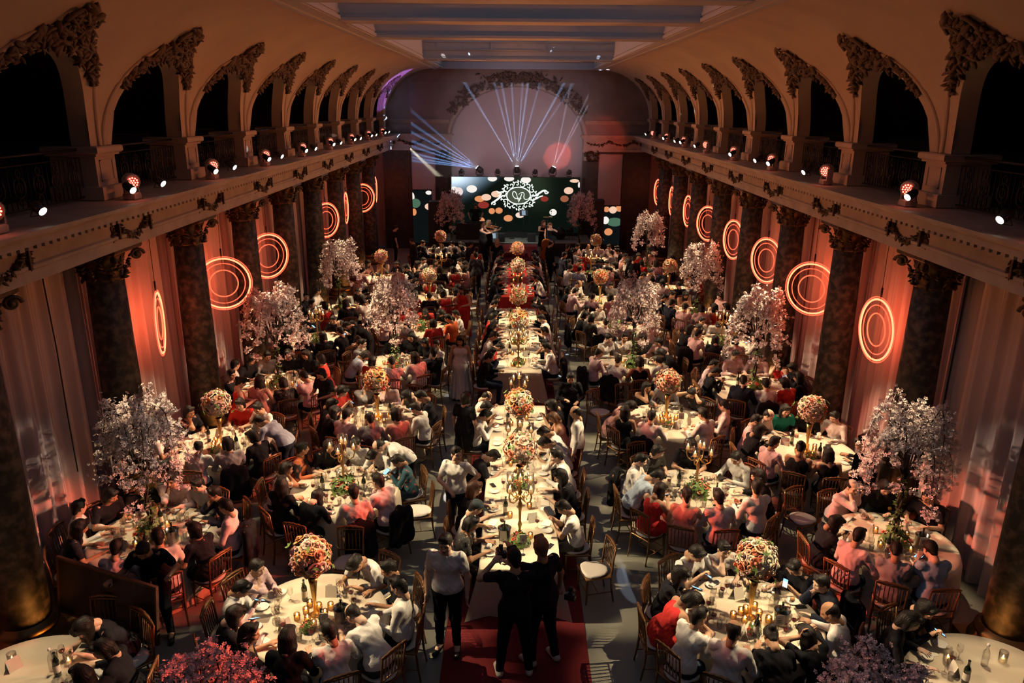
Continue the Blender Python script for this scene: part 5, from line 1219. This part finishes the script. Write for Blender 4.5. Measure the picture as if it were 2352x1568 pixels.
b = MB(); b.grid([[(cx0+rx*math.cos(a), 37.18, cz0+rz_*math.sin(a)) for a in np.linspace(0, 2*PI, 49)] for rx, rz_ in ((.545,.375),(.60,.425))]); link('emblem_oval_ring', b.mesh('emblem_oval_ring', [EM]), main)
b = MB(); b.add([(cx0+.53*math.cos(a), 37.185, cz0+.36*math.sin(a)) for a in np.linspace(0, 2*PI, 41)[:-1]], [tuple(range(40))]); link('emblem_oval', b.mesh('emblem_oval', [emis('emblem_field', (.06,.08,.05), SCR)]), main)
G = lambda x, z: (cx0+x*.0054, cz0-z*.0053)
qp = bez(G(8,18), G(-30,50), G(-85,5), G(-70,-70), G(-10,-75), G(-20,0), G(0,50), n=30); stroke(qp, .020, 37.17, 'letter_q'); stroke(bez(G(-35,30), G(-15,10), G(10,50), G(25,20), n=12), .016, 37.169, 'letter_q_tail')
stroke(bez(G(0,60), G(15,20), G(30,-20), n=10), .020, 37.168, 'letter_r_stem'); stroke(bez(G(0,-10), G(30,-50), G(75,-35), G(60,5), G(20,10), G(45,20), G(55,62), G(90,30), G(100,10), n=30), .018, 37.167, 'letter_r')
def scroll(x, z, a0, r, turns, sg, w):
    pts = []
    for t in np.linspace(0, 1, 26): a = a0+sg*t*turns*2*PI; rr = r*(1-t)**.8+.012; pts.append((x+rr*math.cos(a), z+rr*math.sin(a)))
    stroke(pts, w)
for k in range(16):
    a = 2*PI*k/16+.12; ex, ez = cx0+.74*math.cos(a), cz0+.55*math.sin(a); scroll(ex, ez, a+PI*.6, .125, .95, 1 if k % 2 else -1, .024)
    for da, rr in ((.16,1.22),(-.10,1.30)):
        if k % 2 == 0 or da > 0: lx, lz = cx0+.70*rr*math.cos(a+da), cz0+.53*rr*math.sin(a+da); stroke([(lx-.05*math.cos(a+da+.5), lz-.05*math.sin(a+da+.5)), (lx, lz), (lx+.06*math.cos(a+da+.5), lz+.06*math.sin(a+da+.5))], .032)
stroke(bez((cx0+.62,cz0+.02),(cx0+.9,cz0-.10),(cx0+1.1,cz0+.32),(cx0+1.30,cz0+.36),(cx0+1.42,cz0+.12), n=20), .045); scroll(cx0+1.33, cz0+.20, 0, .10, .9, -1, .03)
stroke(bez((cx0-.62,cz0-.02),(cx0-.9,cz0+.10),(cx0-1.0,cz0-.36),(cx0-1.25,cz0-.22),(cx0-1.30,cz0-.44), n=20), .045); scroll(cx0-1.20, cz0-.40, PI, .10, .9, -1, .03)
stroke(bez((cx0+.55,cz0-.20),(cx0+.85,cz0-.22),(cx0+.95,cz0-.02),(cx0+1.18,cz0-.0), n=16), .035); stroke(bez((cx0-.55,cz0+.20),(cx0-.85,cz0+.22),(cx0-.95,cz0+.05),(cx0-1.05,cz0+.22), n=16), .035)
# moving heads on top of the screen
lensW = emis('beam_lens', (.75,.88,1.0), 60); lensD = mat('dark_lens', (.01,.01,.015), .1)
def mover(x, y, z, tilt, pan, on, sc, lab):
    o = thing('moving_head_light', uniq(lab), 'stage light', (x,y,z)); o.scale = (sc,)*3; b = MB(); b.box(-.13,.13,-.12,.12,0,.09,bev=.01); link('base', b.mesh('base', [blk2]), o)
    for s in (-1,1): b = MB(); b.box(s*.15-.02,s*.15+.02,-.05,.05,.09,.34,bev=.008); link('yoke_arm', b.mesh('yoke_arm', [blk2]), o)
    b = MB(); b.tube([(0,0,-.15),(0,0,-.10),(0,0,.05),(0,0,.15)], [.08,.125,.125,.10], 14); q = link('head', b.mesh('head', [blk2]), o, loc=(0,0,.30)); q.rotation_euler = (tilt,pan,0)
    b = MB(); b.lathe([(0,.152),(.075,.152),(.08,.148)], 16); link('lens', b.mesh('lens', [lensW if on else lensD]), q)
for x, on, sc, pan, nm in ((-2.65,0,.8,.3,'far left small one, unlit'),(-1.78,1,1.1,-.9,'left one, blue beams fanning left'),(-.92,0,.8,0,'small unlit one left of centre'),(0,1,1.1,0,'centre one, beams fanning up'),(.88,0,.8,.2,'small unlit one right of centre'),(1.71,1,1.1,.4,'right one, faint beams'),(2.51,0,.8,.2,'far right small one, unlit')): mover(x, 37.25, 3.62, .0, pan, on, sc, 'black moving head light on top of the screen, '+nm)
# ledge fixtures
ledred = mat('led_array_red', (.1,.02,.02), .4, emit=(1.0,.20,.14), es=LEDE); whl = emis('par_lens_white', (1.0,.93,.78), PARE); fixm = mat('fixture_grey', (.30,.26,.25), .5)
b = MB(); b.box(-.09,.09,-.11,.11,0,.10,bev=.015); FB = b.mesh('base', [fixm]); b = MB(); b.tube([(-.08,0,0),(-.02,0,0),(.05,0,0),(.075,0,0)], [.085,.125,.13,.12], 14); FH = b.mesh('head', [fixm])
FY = [];
for s in (-1,1): b = MB(); b.box(-.05,.05,s*.135-.015,s*.135+.015,.09,.30,bev=.008); FY.append(b.mesh('yoke_arm', [fixm]))
b = MB(); b.lathe([(0,.078),(.10,.078)], 14, M=M4(Ry(PI/2), (0,0,0)), cap=False); FBK = b.mesh('lens_plate', [mat('lens_red_dark', (.25,.03,.03), .4)])
b = MB()
for r, n in ((.0,1),(.038,6),(.075,12)):
    for k in range(n): a = 2*PI*k/n; b.ball((.080, r*math.cos(a), r*math.sin(a)), .014, None, 6, 4)
FLD = b.mesh('led_array', [ledred])
b = MB(); b.tube([(-.14,0,0),(-.10,0,0),(.10,0,0)], [.05,.075,.078], 14); PC = b.mesh('can', [blk2]); b = MB(); b.lathe([(0,.102),(.068,.102)], 16, M=M4(Ry(PI/2), (0,0,0)), cap=False); PL = b.mesh('lens', [whl]); b = MB(); b.tube([(0,.09,0),(0,.09,-.14),(0,-.09,-.14),(0,-.09,0)], .008, 5); PY = b.mesh('yoke', [blk2])
for s, sd in ((-1,'left'),(1,'right')):
    for i in range(-1, 8):
        y = T0+SP*i; o = thing('led_wash_light', 'grey wash light glowing red on the %s ledge, pier %s from the camera' % (sd, ORD[i] if i >= 0 else 'zero'), 'stage light', (s*5.86,y-.1,5.56), 0 if s < 0 else PI, 'red wash lights on the ledges')
        link('base', FB, o); [link('yoke_arm', q, o) for q in FY]; h = link('head', FH, o, loc=(0,0,.27)); h.rotation_euler = (0,.25,-.75 if s < 0 else .75); link('lens_plate', FBK, h); link('led_array', FLD, h)
        for j, (dy, dz, yaw, pit) in enumerate(((-.55,.22,-.45,.45),(.42,.22,-.30,.50))):
            if (i+j+(s > 0)) % 3 == 2 and s > 0: continue
            yw_ = yaw if s < 0 else -yaw
            q = thing('par_spotlight', 'black par can with white lens on the %s ledge, %s side of pier %s' % (sd, 'near' if j == 0 else 'far', ORD[i] if i >= 0 else 'zero'), 'stage light', (s*5.66,y+dy,5.56+dz), (0 if s < 0 else PI), 'par cans on the ledges'); q.rotation_euler = (0, pit, (0 if s < 0 else PI)+yw_); q.scale = (.78,)*3
            link('can', PC, q); link('lens', PL, q); link('yoke', PY, q)
        b = MB(); 
# stage gear
def speaker(x, y, z, w, d, h, rz, lab):
    o = thing('loudspeaker', uniq(lab), 'speaker', (x,y,z), rz); b = MB(); b.box(-w/2,w/2,-d/2,d/2,0,h,bev=.02); link('cabinet', b.mesh('cabinet', [blk]), o); b = MB(); b.box(-w/2+.04,w/2-.04,-d/2-.012,-d/2+.004,.04,h-.04); link('grille', b.mesh('grille', [blk2]), o)
speaker(3.80,35.9,0,.55,.6,2.75,0,'tall black loudspeaker stack right of the stage'); speaker(-3.85,35.9,0,.5,.6,2.6,0,'tall black loudspeaker stack left of the stage')
for k, (x, lab) in enumerate(((-1.15,'leftmost'),(-.72,'second'),(.72,'third'),(1.15,'rightmost'))): speaker(x, 35.15 if abs(x) > .96 else 35.5, 0 if abs(x) > .96 else .801, .38, .32, .40, .0, 'low black monitor speaker at the stage front, %s of four' % lab)
o = thing('dj_booth', 'black cloth-covered DJ table on the left of the stage', 'table', (-2.0,36.2,.80)); b = MB(); b.box(-.85,.85,-.3,.3,0,.76,bev=.01); link('cloth_front', b.mesh('cloth_front', [blk]), o); b = MB(); b.box(-.5,.5,-.18,.18,.76,.82,bev=.01); link('mixer', b.mesh('mixer', [blk2]), o)
st('dj','k','c',-1.95,36.72,180,'woman in black standing behind the DJ table', z=.8, sc=.97, bottom=('trousers','K'))
for x, y, h, w, lab in ((-1.42,33.2,.42,1.05,'low black platform under the left violinists'),(1.36,32.95,.46,1.1,'low black platform under the double bass player')):
    b = MB(); b.box(-w/2,w/2,-.75,.75,0,h,bev=.01); thing('platform', lab, 'platform', (x,y,0), me=b.mesh('platform', [blk]))
st('violin','s','y',-1.25,33.60,-165,'blond woman in black playing the violin, rear left', z=.42, sc=.98, bottom=('skirt','s')); st('violin','s','C',-1.45,32.95,-120,'curly-haired woman in long black gown playing the violin', z=.42, sc=.96, bottom=('gown','s'))
st('violin','s','L',1.18,33.45,165,'brown-haired woman in black playing the violin, rear right', z=.46, sc=.97, bottom=('skirt','s')); st('bass','s','C',1.46,32.75,170,'curly-haired woman in black dress playing a double bass', z=.46, sc=.98, bottom=('skirt','s'))
vwood = mat('violin_varnish', (.40,.14,.04), .25, coat=.4)
def fiddle(S_, name):
    V, Q = sdf([rc((0,-.09,0),(0,-.10,0),.10,k=.03), rc((0,.10,0),(0,.11,0),.082,k=.03), rc((0,-.05,0),(0,.06,0),.06,k=.03), cut((0,0,1),.02,(-1,-1,-1),(1,1,1)), cut((0,0,-1),.02,(-1,-1,-1),(1,1,1))], .012); A = mesh_from(name+'_body', V*S_, Q, [vwood])
    b = MB(); b.box(-.012*S_,.012*S_,.10*S_,.36*S_,.02*S_,.035*S_,bev=.003); b.ball((0,.38*S_,.025*S_), .022*S_); return A, b.mesh('neck', [blk2])
VB, VN = fiddle(1.0, 'violin'); BB, BN = fiddle(2.75, 'bass')
def violin(x, y, z, deg, lab):
    A = POSES['violin']; Mw = Matrix.Translation((x,y,z)) @ Matrix.Rotation(D(deg),4,'Z'); hd = np.array(A['head'].translation); w = np.array(A['J']['wrL']); p = hd+np.array([-.06,.10,-.14]); u = w+np.array([0,.05,.04])-p; u /= np.linalg.norm(u); zz = np.array([0,-.2,1.]); zz -= u*(zz@u); zz /= np.linalg.norm(zz)
    o = thing('violin', uniq('varnished violin held by '+lab), 'violin'); o.matrix_world = Mw @ Matrix(M4(np.stack([np.cross(u, zz), u, zz], 1), p+u*.17)); link('violin_body', VB, o); link('neck', VN, o)
    r = np.array(A['J']['wrR']); b = MB(); q = p+u*.22+np.array([0,0,.05]); b.tube([r+(q-r)*-.15, r+(q-r)*1.4], .005, 5); o = thing('violin_bow', uniq('bow of '+lab), 'bow', me=b.mesh('violin_bow', [vwood])); o.matrix_world = Mw
violin(-1.25,33.60,.42,-165,'the blond violinist'); violin(-1.45,32.95,.42,-120,'the curly-haired violinist'); violin(1.18,33.45,.46,165,'the brown-haired violinist')
o = thing('double_bass', 'red-brown double bass standing before its player', 'double bass'); o.matrix_world = Matrix.Translation((1.30,32.38,.46+.52)) @ Matrix.Rotation(D(170),4,'Z') @ Matrix.Rotation(D(78),4,'X') @ Matrix.Rotation(0,4,'Z'); link('bass_body', BB, o); link('neck', BN, o)
for k, (x, y, z, lab) in enumerate(((-.75,34.0,0,'black music stand with a lit sheet left of the steps'),(.35,36.4,.8,'black music stand on the stage'))):
    if k == 0: x = -1.02; y = 34.55
    o = thing('music_stand', uniq(lab), 'music stand', (x,y,z), .2); b = MB(); b.tube([(0,0,0),(0,0,1.1)], .012, 6)
    for t in (0,2.1,4.2): b.tube([(0,0,.2),(.25*math.cos(t),.25*math.sin(t),.01)], .008, 5)
    link('stand', b.mesh('stand', [blk2]), o); b = MB(); b.box(-.2,.2,-.01,.01,0,.3); q = link('desk', b.mesh('desk', [blk2]), o, loc=(0,-.02,1.08)); q.rotation_euler = (-.4,0,0); b = MB(); b.box(-.09,.09,-.016,-.011,.03,.26); link('sheet', b.mesh('sheet', [emis('tablet_glow', (.5,.7,.9), .5)]), q)
for x, y, z, lab in ((.62,36.0,.8,'right of the centre'),(1.62,35.7,.8,'beside the drums'),(-.2,36.3,.8,'left of the centre')):
    o = thing('microphone_stand', 'thin microphone stand on the stage, '+lab, 'stand', (x,y,z)); b = MB(); b.tube([(0,0,0),(0,0,1.35)], .008, 5); b.lathe([(.13,0),(.13,.015),(.01,.02)], 12); link('pole', b.mesh('pole', [blk2]), o); b = MB(); b.ball((0,0,1.40), .03); link('microphone', b.mesh('microphone', [blk2]), o)
o = thing('drum_kit', 'small dark drum kit at the right of the stage', 'drums', (2.1,36.3,.80)); b = MB(); b.tube([(0,-.2,.28),(0,.2,.28)], .27, 20); link('bass_drum', b.mesh('bass_drum', [blk2]), o)
for dx, h in ((-.45,.62),(.45,.55)): b = MB(); b.lathe([(0,h-.2),(.17,h-.2),(.17,h),(0,h)], 18, (dx,-.05,0)); b.tube([(dx,-.05,0),(dx,-.05,h-.2)], .012, 5); link('tom_drum', b.mesh('tom_drum', [blk2]), o)
for dx, h in ((-.6,1.05),(.62,1.1)): b = MB(); b.lathe([(0,h),(.22,h-.02),(.22,h-.025),(0,h-.01)], 20, (dx,.15,0)); b.tube([(dx,.15,0),(dx,.15,h)], .01, 5); link('cymbal', b.mesh('cymbal', [gold]), o)
b = MB(); b.box(-.35,.35,-.3,.3,0,1.2,bev=.02); thing('flight_case', 'tall black flight case in the far right corner', 'case', (5.7,36.6,0), me=b.mesh('flight_case', [blk2]))
# garland of fruit and leaves carved over the great arch
b = MB(); pts = []
for k in range(420):
    a = PI*(.14+.72*random.random()); w = .10+.16*abs(math.sin(a*6)); f = 1.09+random.uniform(-.5,.5)*w; x, z = -3.2*f*math.cos(a), 5.1+2.62*f*math.sin(a)**.9+.10
    pts.append(((x, YF-.30-random.uniform(0,.06), z), random.uniform(.04,.11), random.uniform(.6,1.3)))
for k in range(130): pts.append(((random.gauss(0,.8), YF-.34, 8.0+random.uniform(0,.32)), random.uniform(.05,.11), 1))
blobs(b, pts); struct(b.obj('trim_91', mat('umber_stucco', (.13,.085,.06), .75)))
for s in (-1,1):
    b = MB(); pts = []
    for k in range(90): u = random.random(); pts.append(((s*(3.3+2.9*u), YF-.40, 5.28-.20*abs(math.sin(u*PI*2.5))+random.uniform(-.04,.04)), random.uniform(.03,.07), 1))
    for k in range(50): pts.append(((s*random.uniform(3.25,3.95), YF-.42, random.uniform(4.35,4.8)), random.uniform(.04,.09), 1.2))
    blobs(b, pts); struct(b.obj('trim_9'+('2' if s < 0 else '3'), bronze))
b = MB(); b.tube([(0,0,0),(.01,.02,-1.2),(-.01,.03,-2.2),(.0,.02,-3.1)], .010, 5); thing('hanging_cable', 'dark cable hanging before the nearest left drape', 'cable', (-6.5,T0-SP*.5,4.84), 0, me=b.mesh('hanging_cable', [wire]))
# haze in front of the end wall, lit by the beams
hz = bpy.data.materials.new('stage_haze'); hz.use_nodes = True; nt = hz.node_tree; nt.nodes.remove(nt.nodes['Principled BSDF']); vsn = nt.nodes.new('ShaderNodeVolumeScatter'); vsn.inputs['Density'].default_value = HAZE; vsn.inputs['Anisotropy'].default_value = .2; nt.links.new(vsn.outputs[0], nt.nodes['Material Output'].inputs['Volume'])
b = MB(); b.box(-5.0,3.3,36.5,37.75,3.62,7.9); o = b.obj('stage_haze', hz); tag(o, 'thin haze above the screen that shows the light beams', 'haze', kind='stuff')
def spot(name, loc, tgt, e, col, ang, blend=.3, size=.05):
    l = bpy.data.lights.new(name, 'SPOT'); l.energy = e; l.color = col; l.spot_size = math.radians(ang); l.spot_blend = blend; l.shadow_soft_size = size
    o = bpy.data.objects.new(name, l); COL.objects.link(o); o.location = loc
    o.rotation_euler = (Vector(tgt)-Vector(loc)).to_track_quat('-Z', 'Y').to_euler(); return o
def pt(name, loc, e, col, size=.05):
    l = bpy.data.lights.new(name, 'POINT'); l.energy = e; l.color = col; l.shadow_soft_size = size
    o = bpy.data.objects.new(name, l); COL.objects.link(o); o.location = loc; return o
# ------------------------------------------------------------------ light
warm = (1.0,.76,.44); red = (1.0,.10,.045); amber = (1.0,.34,.06); orange = (1.0,.33,.11)
rl = random.Random(9)
def beam(loc, tgt, e, col, ang):
    a, b_ = np.array(loc), np.array(tgt); d = (b_-a)/np.linalg.norm(b_-a); spot('beam', tuple(a+d*.24), tgt, e, col, ang, .5, .012)
for key, (tx, ty, kind, pal, col, row) in TABLES.items():
    for s in (-1, 1):
        k = round((ty+ (1.2 if s*tx > 0 else 2.6)-T0)/SP); y = T0+SP*k+(.42 if (k % 2) else -.55)
        spot('pin', (s*5.42, min(y, 36.5), 5.80), (tx, ty, 1.15), PIN*(1.0 if s*tx < 0 else .5)*(1.0 if kind != 'lone' else .35)*(.45 if key in 'BQ' else 1), warm, 14 if s*tx < 0 else 25, .6, .025)
for key, (tx, ty, kind, pal, col, row) in TABLES.items():
    if kind in ('ball', 'tree'):
        s = -1 if tx > 0 else 1; spot('accent', (s*5.42, min(ty+2.2, 36.5), 5.80), (tx, ty, 1.62 if kind == 'ball' else 2.1), PIN*(.55 if kind == 'ball' else .40), warm if kind == 'ball' else (1,.86,.66), 4.6 if kind == 'ball' else 10, .5, .03)
for y in (11.3, 13.25, 19.05, 21.5, 25.84, 29.1):
    for s in (-1, 1): spot('accent', (s*5.42, y-1.5, 5.80), (.05, y, 1.66), PIN*.55, warm, 6, .5, .03)
for y in (9.9, 11.4, 13.0, 14.6, 18.3, 20.3, 22.3, 26, 29):
    for s in (-1, 1):
        spot('pin', (s*5.42, y+1.3*s*.5+1.0, 5.80), (.05, y, 1.0), PIN*(.9 if y < 24 else .5), warm, 15, .6, .05)
for i in range(-1, 8):
    y = T0+SP*i
    for s in (-1, 1):
        spot('wash', (s*5.72, y-.15, 5.85), (-s*(4.9 if i < 3 and s > 0 else 5.5), y-1.6, .8), WASH*({(1,0):5.0,(1,1):2.0,(1,2):3.0,(-1,0):4.4,(-1,1):2.0,(1,-1):2.0,(-1,-1):.5}.get((s,i), .8)), red, 14.5, .35, .06)
        pt('ledge_glow', (s*5.72, y-.25, 5.80), .9, (1,.2,.1), .03)
for i in range(-1, 7):
    y = T0+SP*i
    for s in (-1, 1):
        spot('cove', (s*5.7, y, 5.75), (-s*5.0, y+.5, 8.1), COVE*(.30 if i < 0 else .55 if i == 0 else .8 if i < 3 else 1.0), (1.0,.29,.085) if i < 3 else (1,.34,.11), 58, .35, .08)
        spot('up', (s*6.02, y-.30, .10), (s*6.45, y, 1.9), UPL, amber, 75, .8, .05)
for (s, i) in RANG: pt('neon_glow', (s*6.45, T0+SP*(i+.5), 3.15), 30 if i < 2 else 18, (1,.15,.055), .35)
spot('wash', (5.72,8.3,5.85), (-2.75,5.35,2.0), 5200, red, 11, .4, .06); spot('wash', (-5.72,8.3,5.85), (3.1,5.35,1.9), 900, (1,.4,.3), 11, .4, .06)
# purple patch and colder light around the stage
spot('purple', (3.5,33.5,5.9), (-4.9,35.6,7.3), 7000, (.42,.20,1.0), 15, .1, .03)
spot('purple', (4.5,30.0,5.9), (-6.0,35.6,5.0), 240, (.45,.22,1.0), 9, .3, .03)
spot('back', (-1.5,30.0,5.8), (0,38.3,5.6), BACKE, (1.0,.62,.66), 62, .8, .3); spot('back', (2.5,30.0,5.8), (.5,38.3,4.6), BACKE*.7, (1.0,.66,.62), 62, .8, .3)
spot('redpatch', (3.6,34.2,5.7), (2.1,38.3,4.6), 700, (1,.12,.08), 16, .2, .03)
spot('redcap', (4.5,35.5,5.75), (4.1,37.9,5.3), 60, (1,.08,.03), 60, .5, .05)
spot('stage', (-4.8,26,5.9), (-1.3,33.2,1.7), 1500, (.85,.95,1.0), 9, .4, .05); spot('stage', (4.8,26,5.9), (1.3,33.0,1.7), 1400, (.9,.95,1.0), 9, .4, .05)
spot('stage', (0,28,6.2), (0,36,.9), 900, (.80,.95,.75), 22, .6, .1)
# beams of the moving heads
for dx, dz, dy, e in [(-3.2,1.25,.0,1.2),(-3.2,1.0,.05,1.2),(-3.4,.72,.0,1.3),(-3.3,.50,.0,1.4),(-3.3,.34,.1,1.2),(-2.9,1.5,.0,1.0),(-2.5,1.6,.05,1.0),(-2.0,1.65,.1,.6)]:
    beam((-1.80,37.2,4.0), (-1.80+dx,37.2+dy*.3,4.0+dz), BEAM*1.2*e, (.24,.48,1.0), 3.0)
for dx, dz, e in [(-1.9,3.0,1),(-1.0,3.6,.7),(-.75,3.9,.8),(-.25,3.4,.6),(.45,3.7,1),(.2,3.4,.6),(.95,3.6,.5),(1.6,2.9,1.1),(2.2,3.3,.4)]:
    beam((0,37.2,4.0), (dx,37.25,4.0+dz), BEAM*2.2*e, (.38,.58,1.0), 2.2)
for dx, dz in [(.6,3.2),(1.2,2.6),(1.6,3.0)]: beam((1.74,37.2,4.0), (1.74+dx,37.25,4.0+dz), BEAM*.8, (.75,.75,1.0), 2.3)
spot('beam', (-5.5,36.6,5.4), (-3.1,37.3,3.0), BEAM*.8, (1,.92,.66), 7, .8, .03)
# mirror-ball glints on the arches, tables and floor
for k in range(46):
    if k < 18: t = (-6.1, rl.uniform(18, 33), rl.uniform(5.8, 7.6))
    elif k < 26: t = (6.0, rl.uniform(24, 33), rl.uniform(6.2, 7.9))
    elif k < 30: t = (rl.uniform(-3,3), 29.9, 8.6)
    else: t = (rl.choice((-1,1))*rl.uniform(1.1,1.8), rl.uniform(9.5,24), 0)
    src = (rl.uniform(-1.5,1.5), rl.uniform(24, 30), 6.2) if k >= 8 else (3.5, 25, 6.0)
    spot('glint', src, t, 2600 if k < 30 else 5000, (.65,.78,1.0) if k % 3 else (1,.9,.8), rl.uniform(.4,1.1), .3, .006)
w = bpy.data.worlds.new('night'); SC.world = w; w.use_nodes = True; w.node_tree.nodes['Background'].inputs[0].default_value = (.02,.022,.03,1); w.node_tree.nodes['Background'].inputs[1].default_value = .3
c = bpy.data.cameras.new('camera'); c.sensor_width = 36; c.lens = 1750/2352*36; c.clip_end = 200; c.clip_start = .1
co = bpy.data.objects.new('camera', c); COL.objects.link(co)
pitch, yaw, roll = .3033, -.0025, .0087
F = np.array([math.sin(yaw)*math.cos(pitch), math.cos(yaw)*math.cos(pitch), -math.sin(pitch)]); R_ = np.array([math.cos(yaw), -math.sin(yaw), 0]); U_ = np.cross(R_, F)
R2 = math.cos(roll)*R_+math.sin(roll)*U_; U2 = -math.sin(roll)*R_+math.cos(roll)*U_
co.matrix_world = Matrix(M4(np.stack([R2, U2, -F], 1), (-.066, 0, 7.0))); SC.camera = co
vs = SC.view_settings; vs.view_transform = 'Standard'; vs.look = 'None'; vs.gamma = 1; vs.use_curve_mapping = False; vs.exposure = EXPO
cy = SC.cycles
cy.max_bounces = 4; cy.diffuse_bounces = 2; cy.glossy_bounces = 2; cy.transmission_bounces = 2; cy.transparent_max_bounces = 12; cy.volume_bounces = 0
cy.sample_clamp_indirect = 4; cy.use_denoising = True; cy.caustics_reflective = False; cy.caustics_refractive = False; cy.use_light_tree = True
cy.use_adaptive_sampling = True; cy.adaptive_threshold = .025; cy.adaptive_min_samples = 20; cy.time_limit = 900
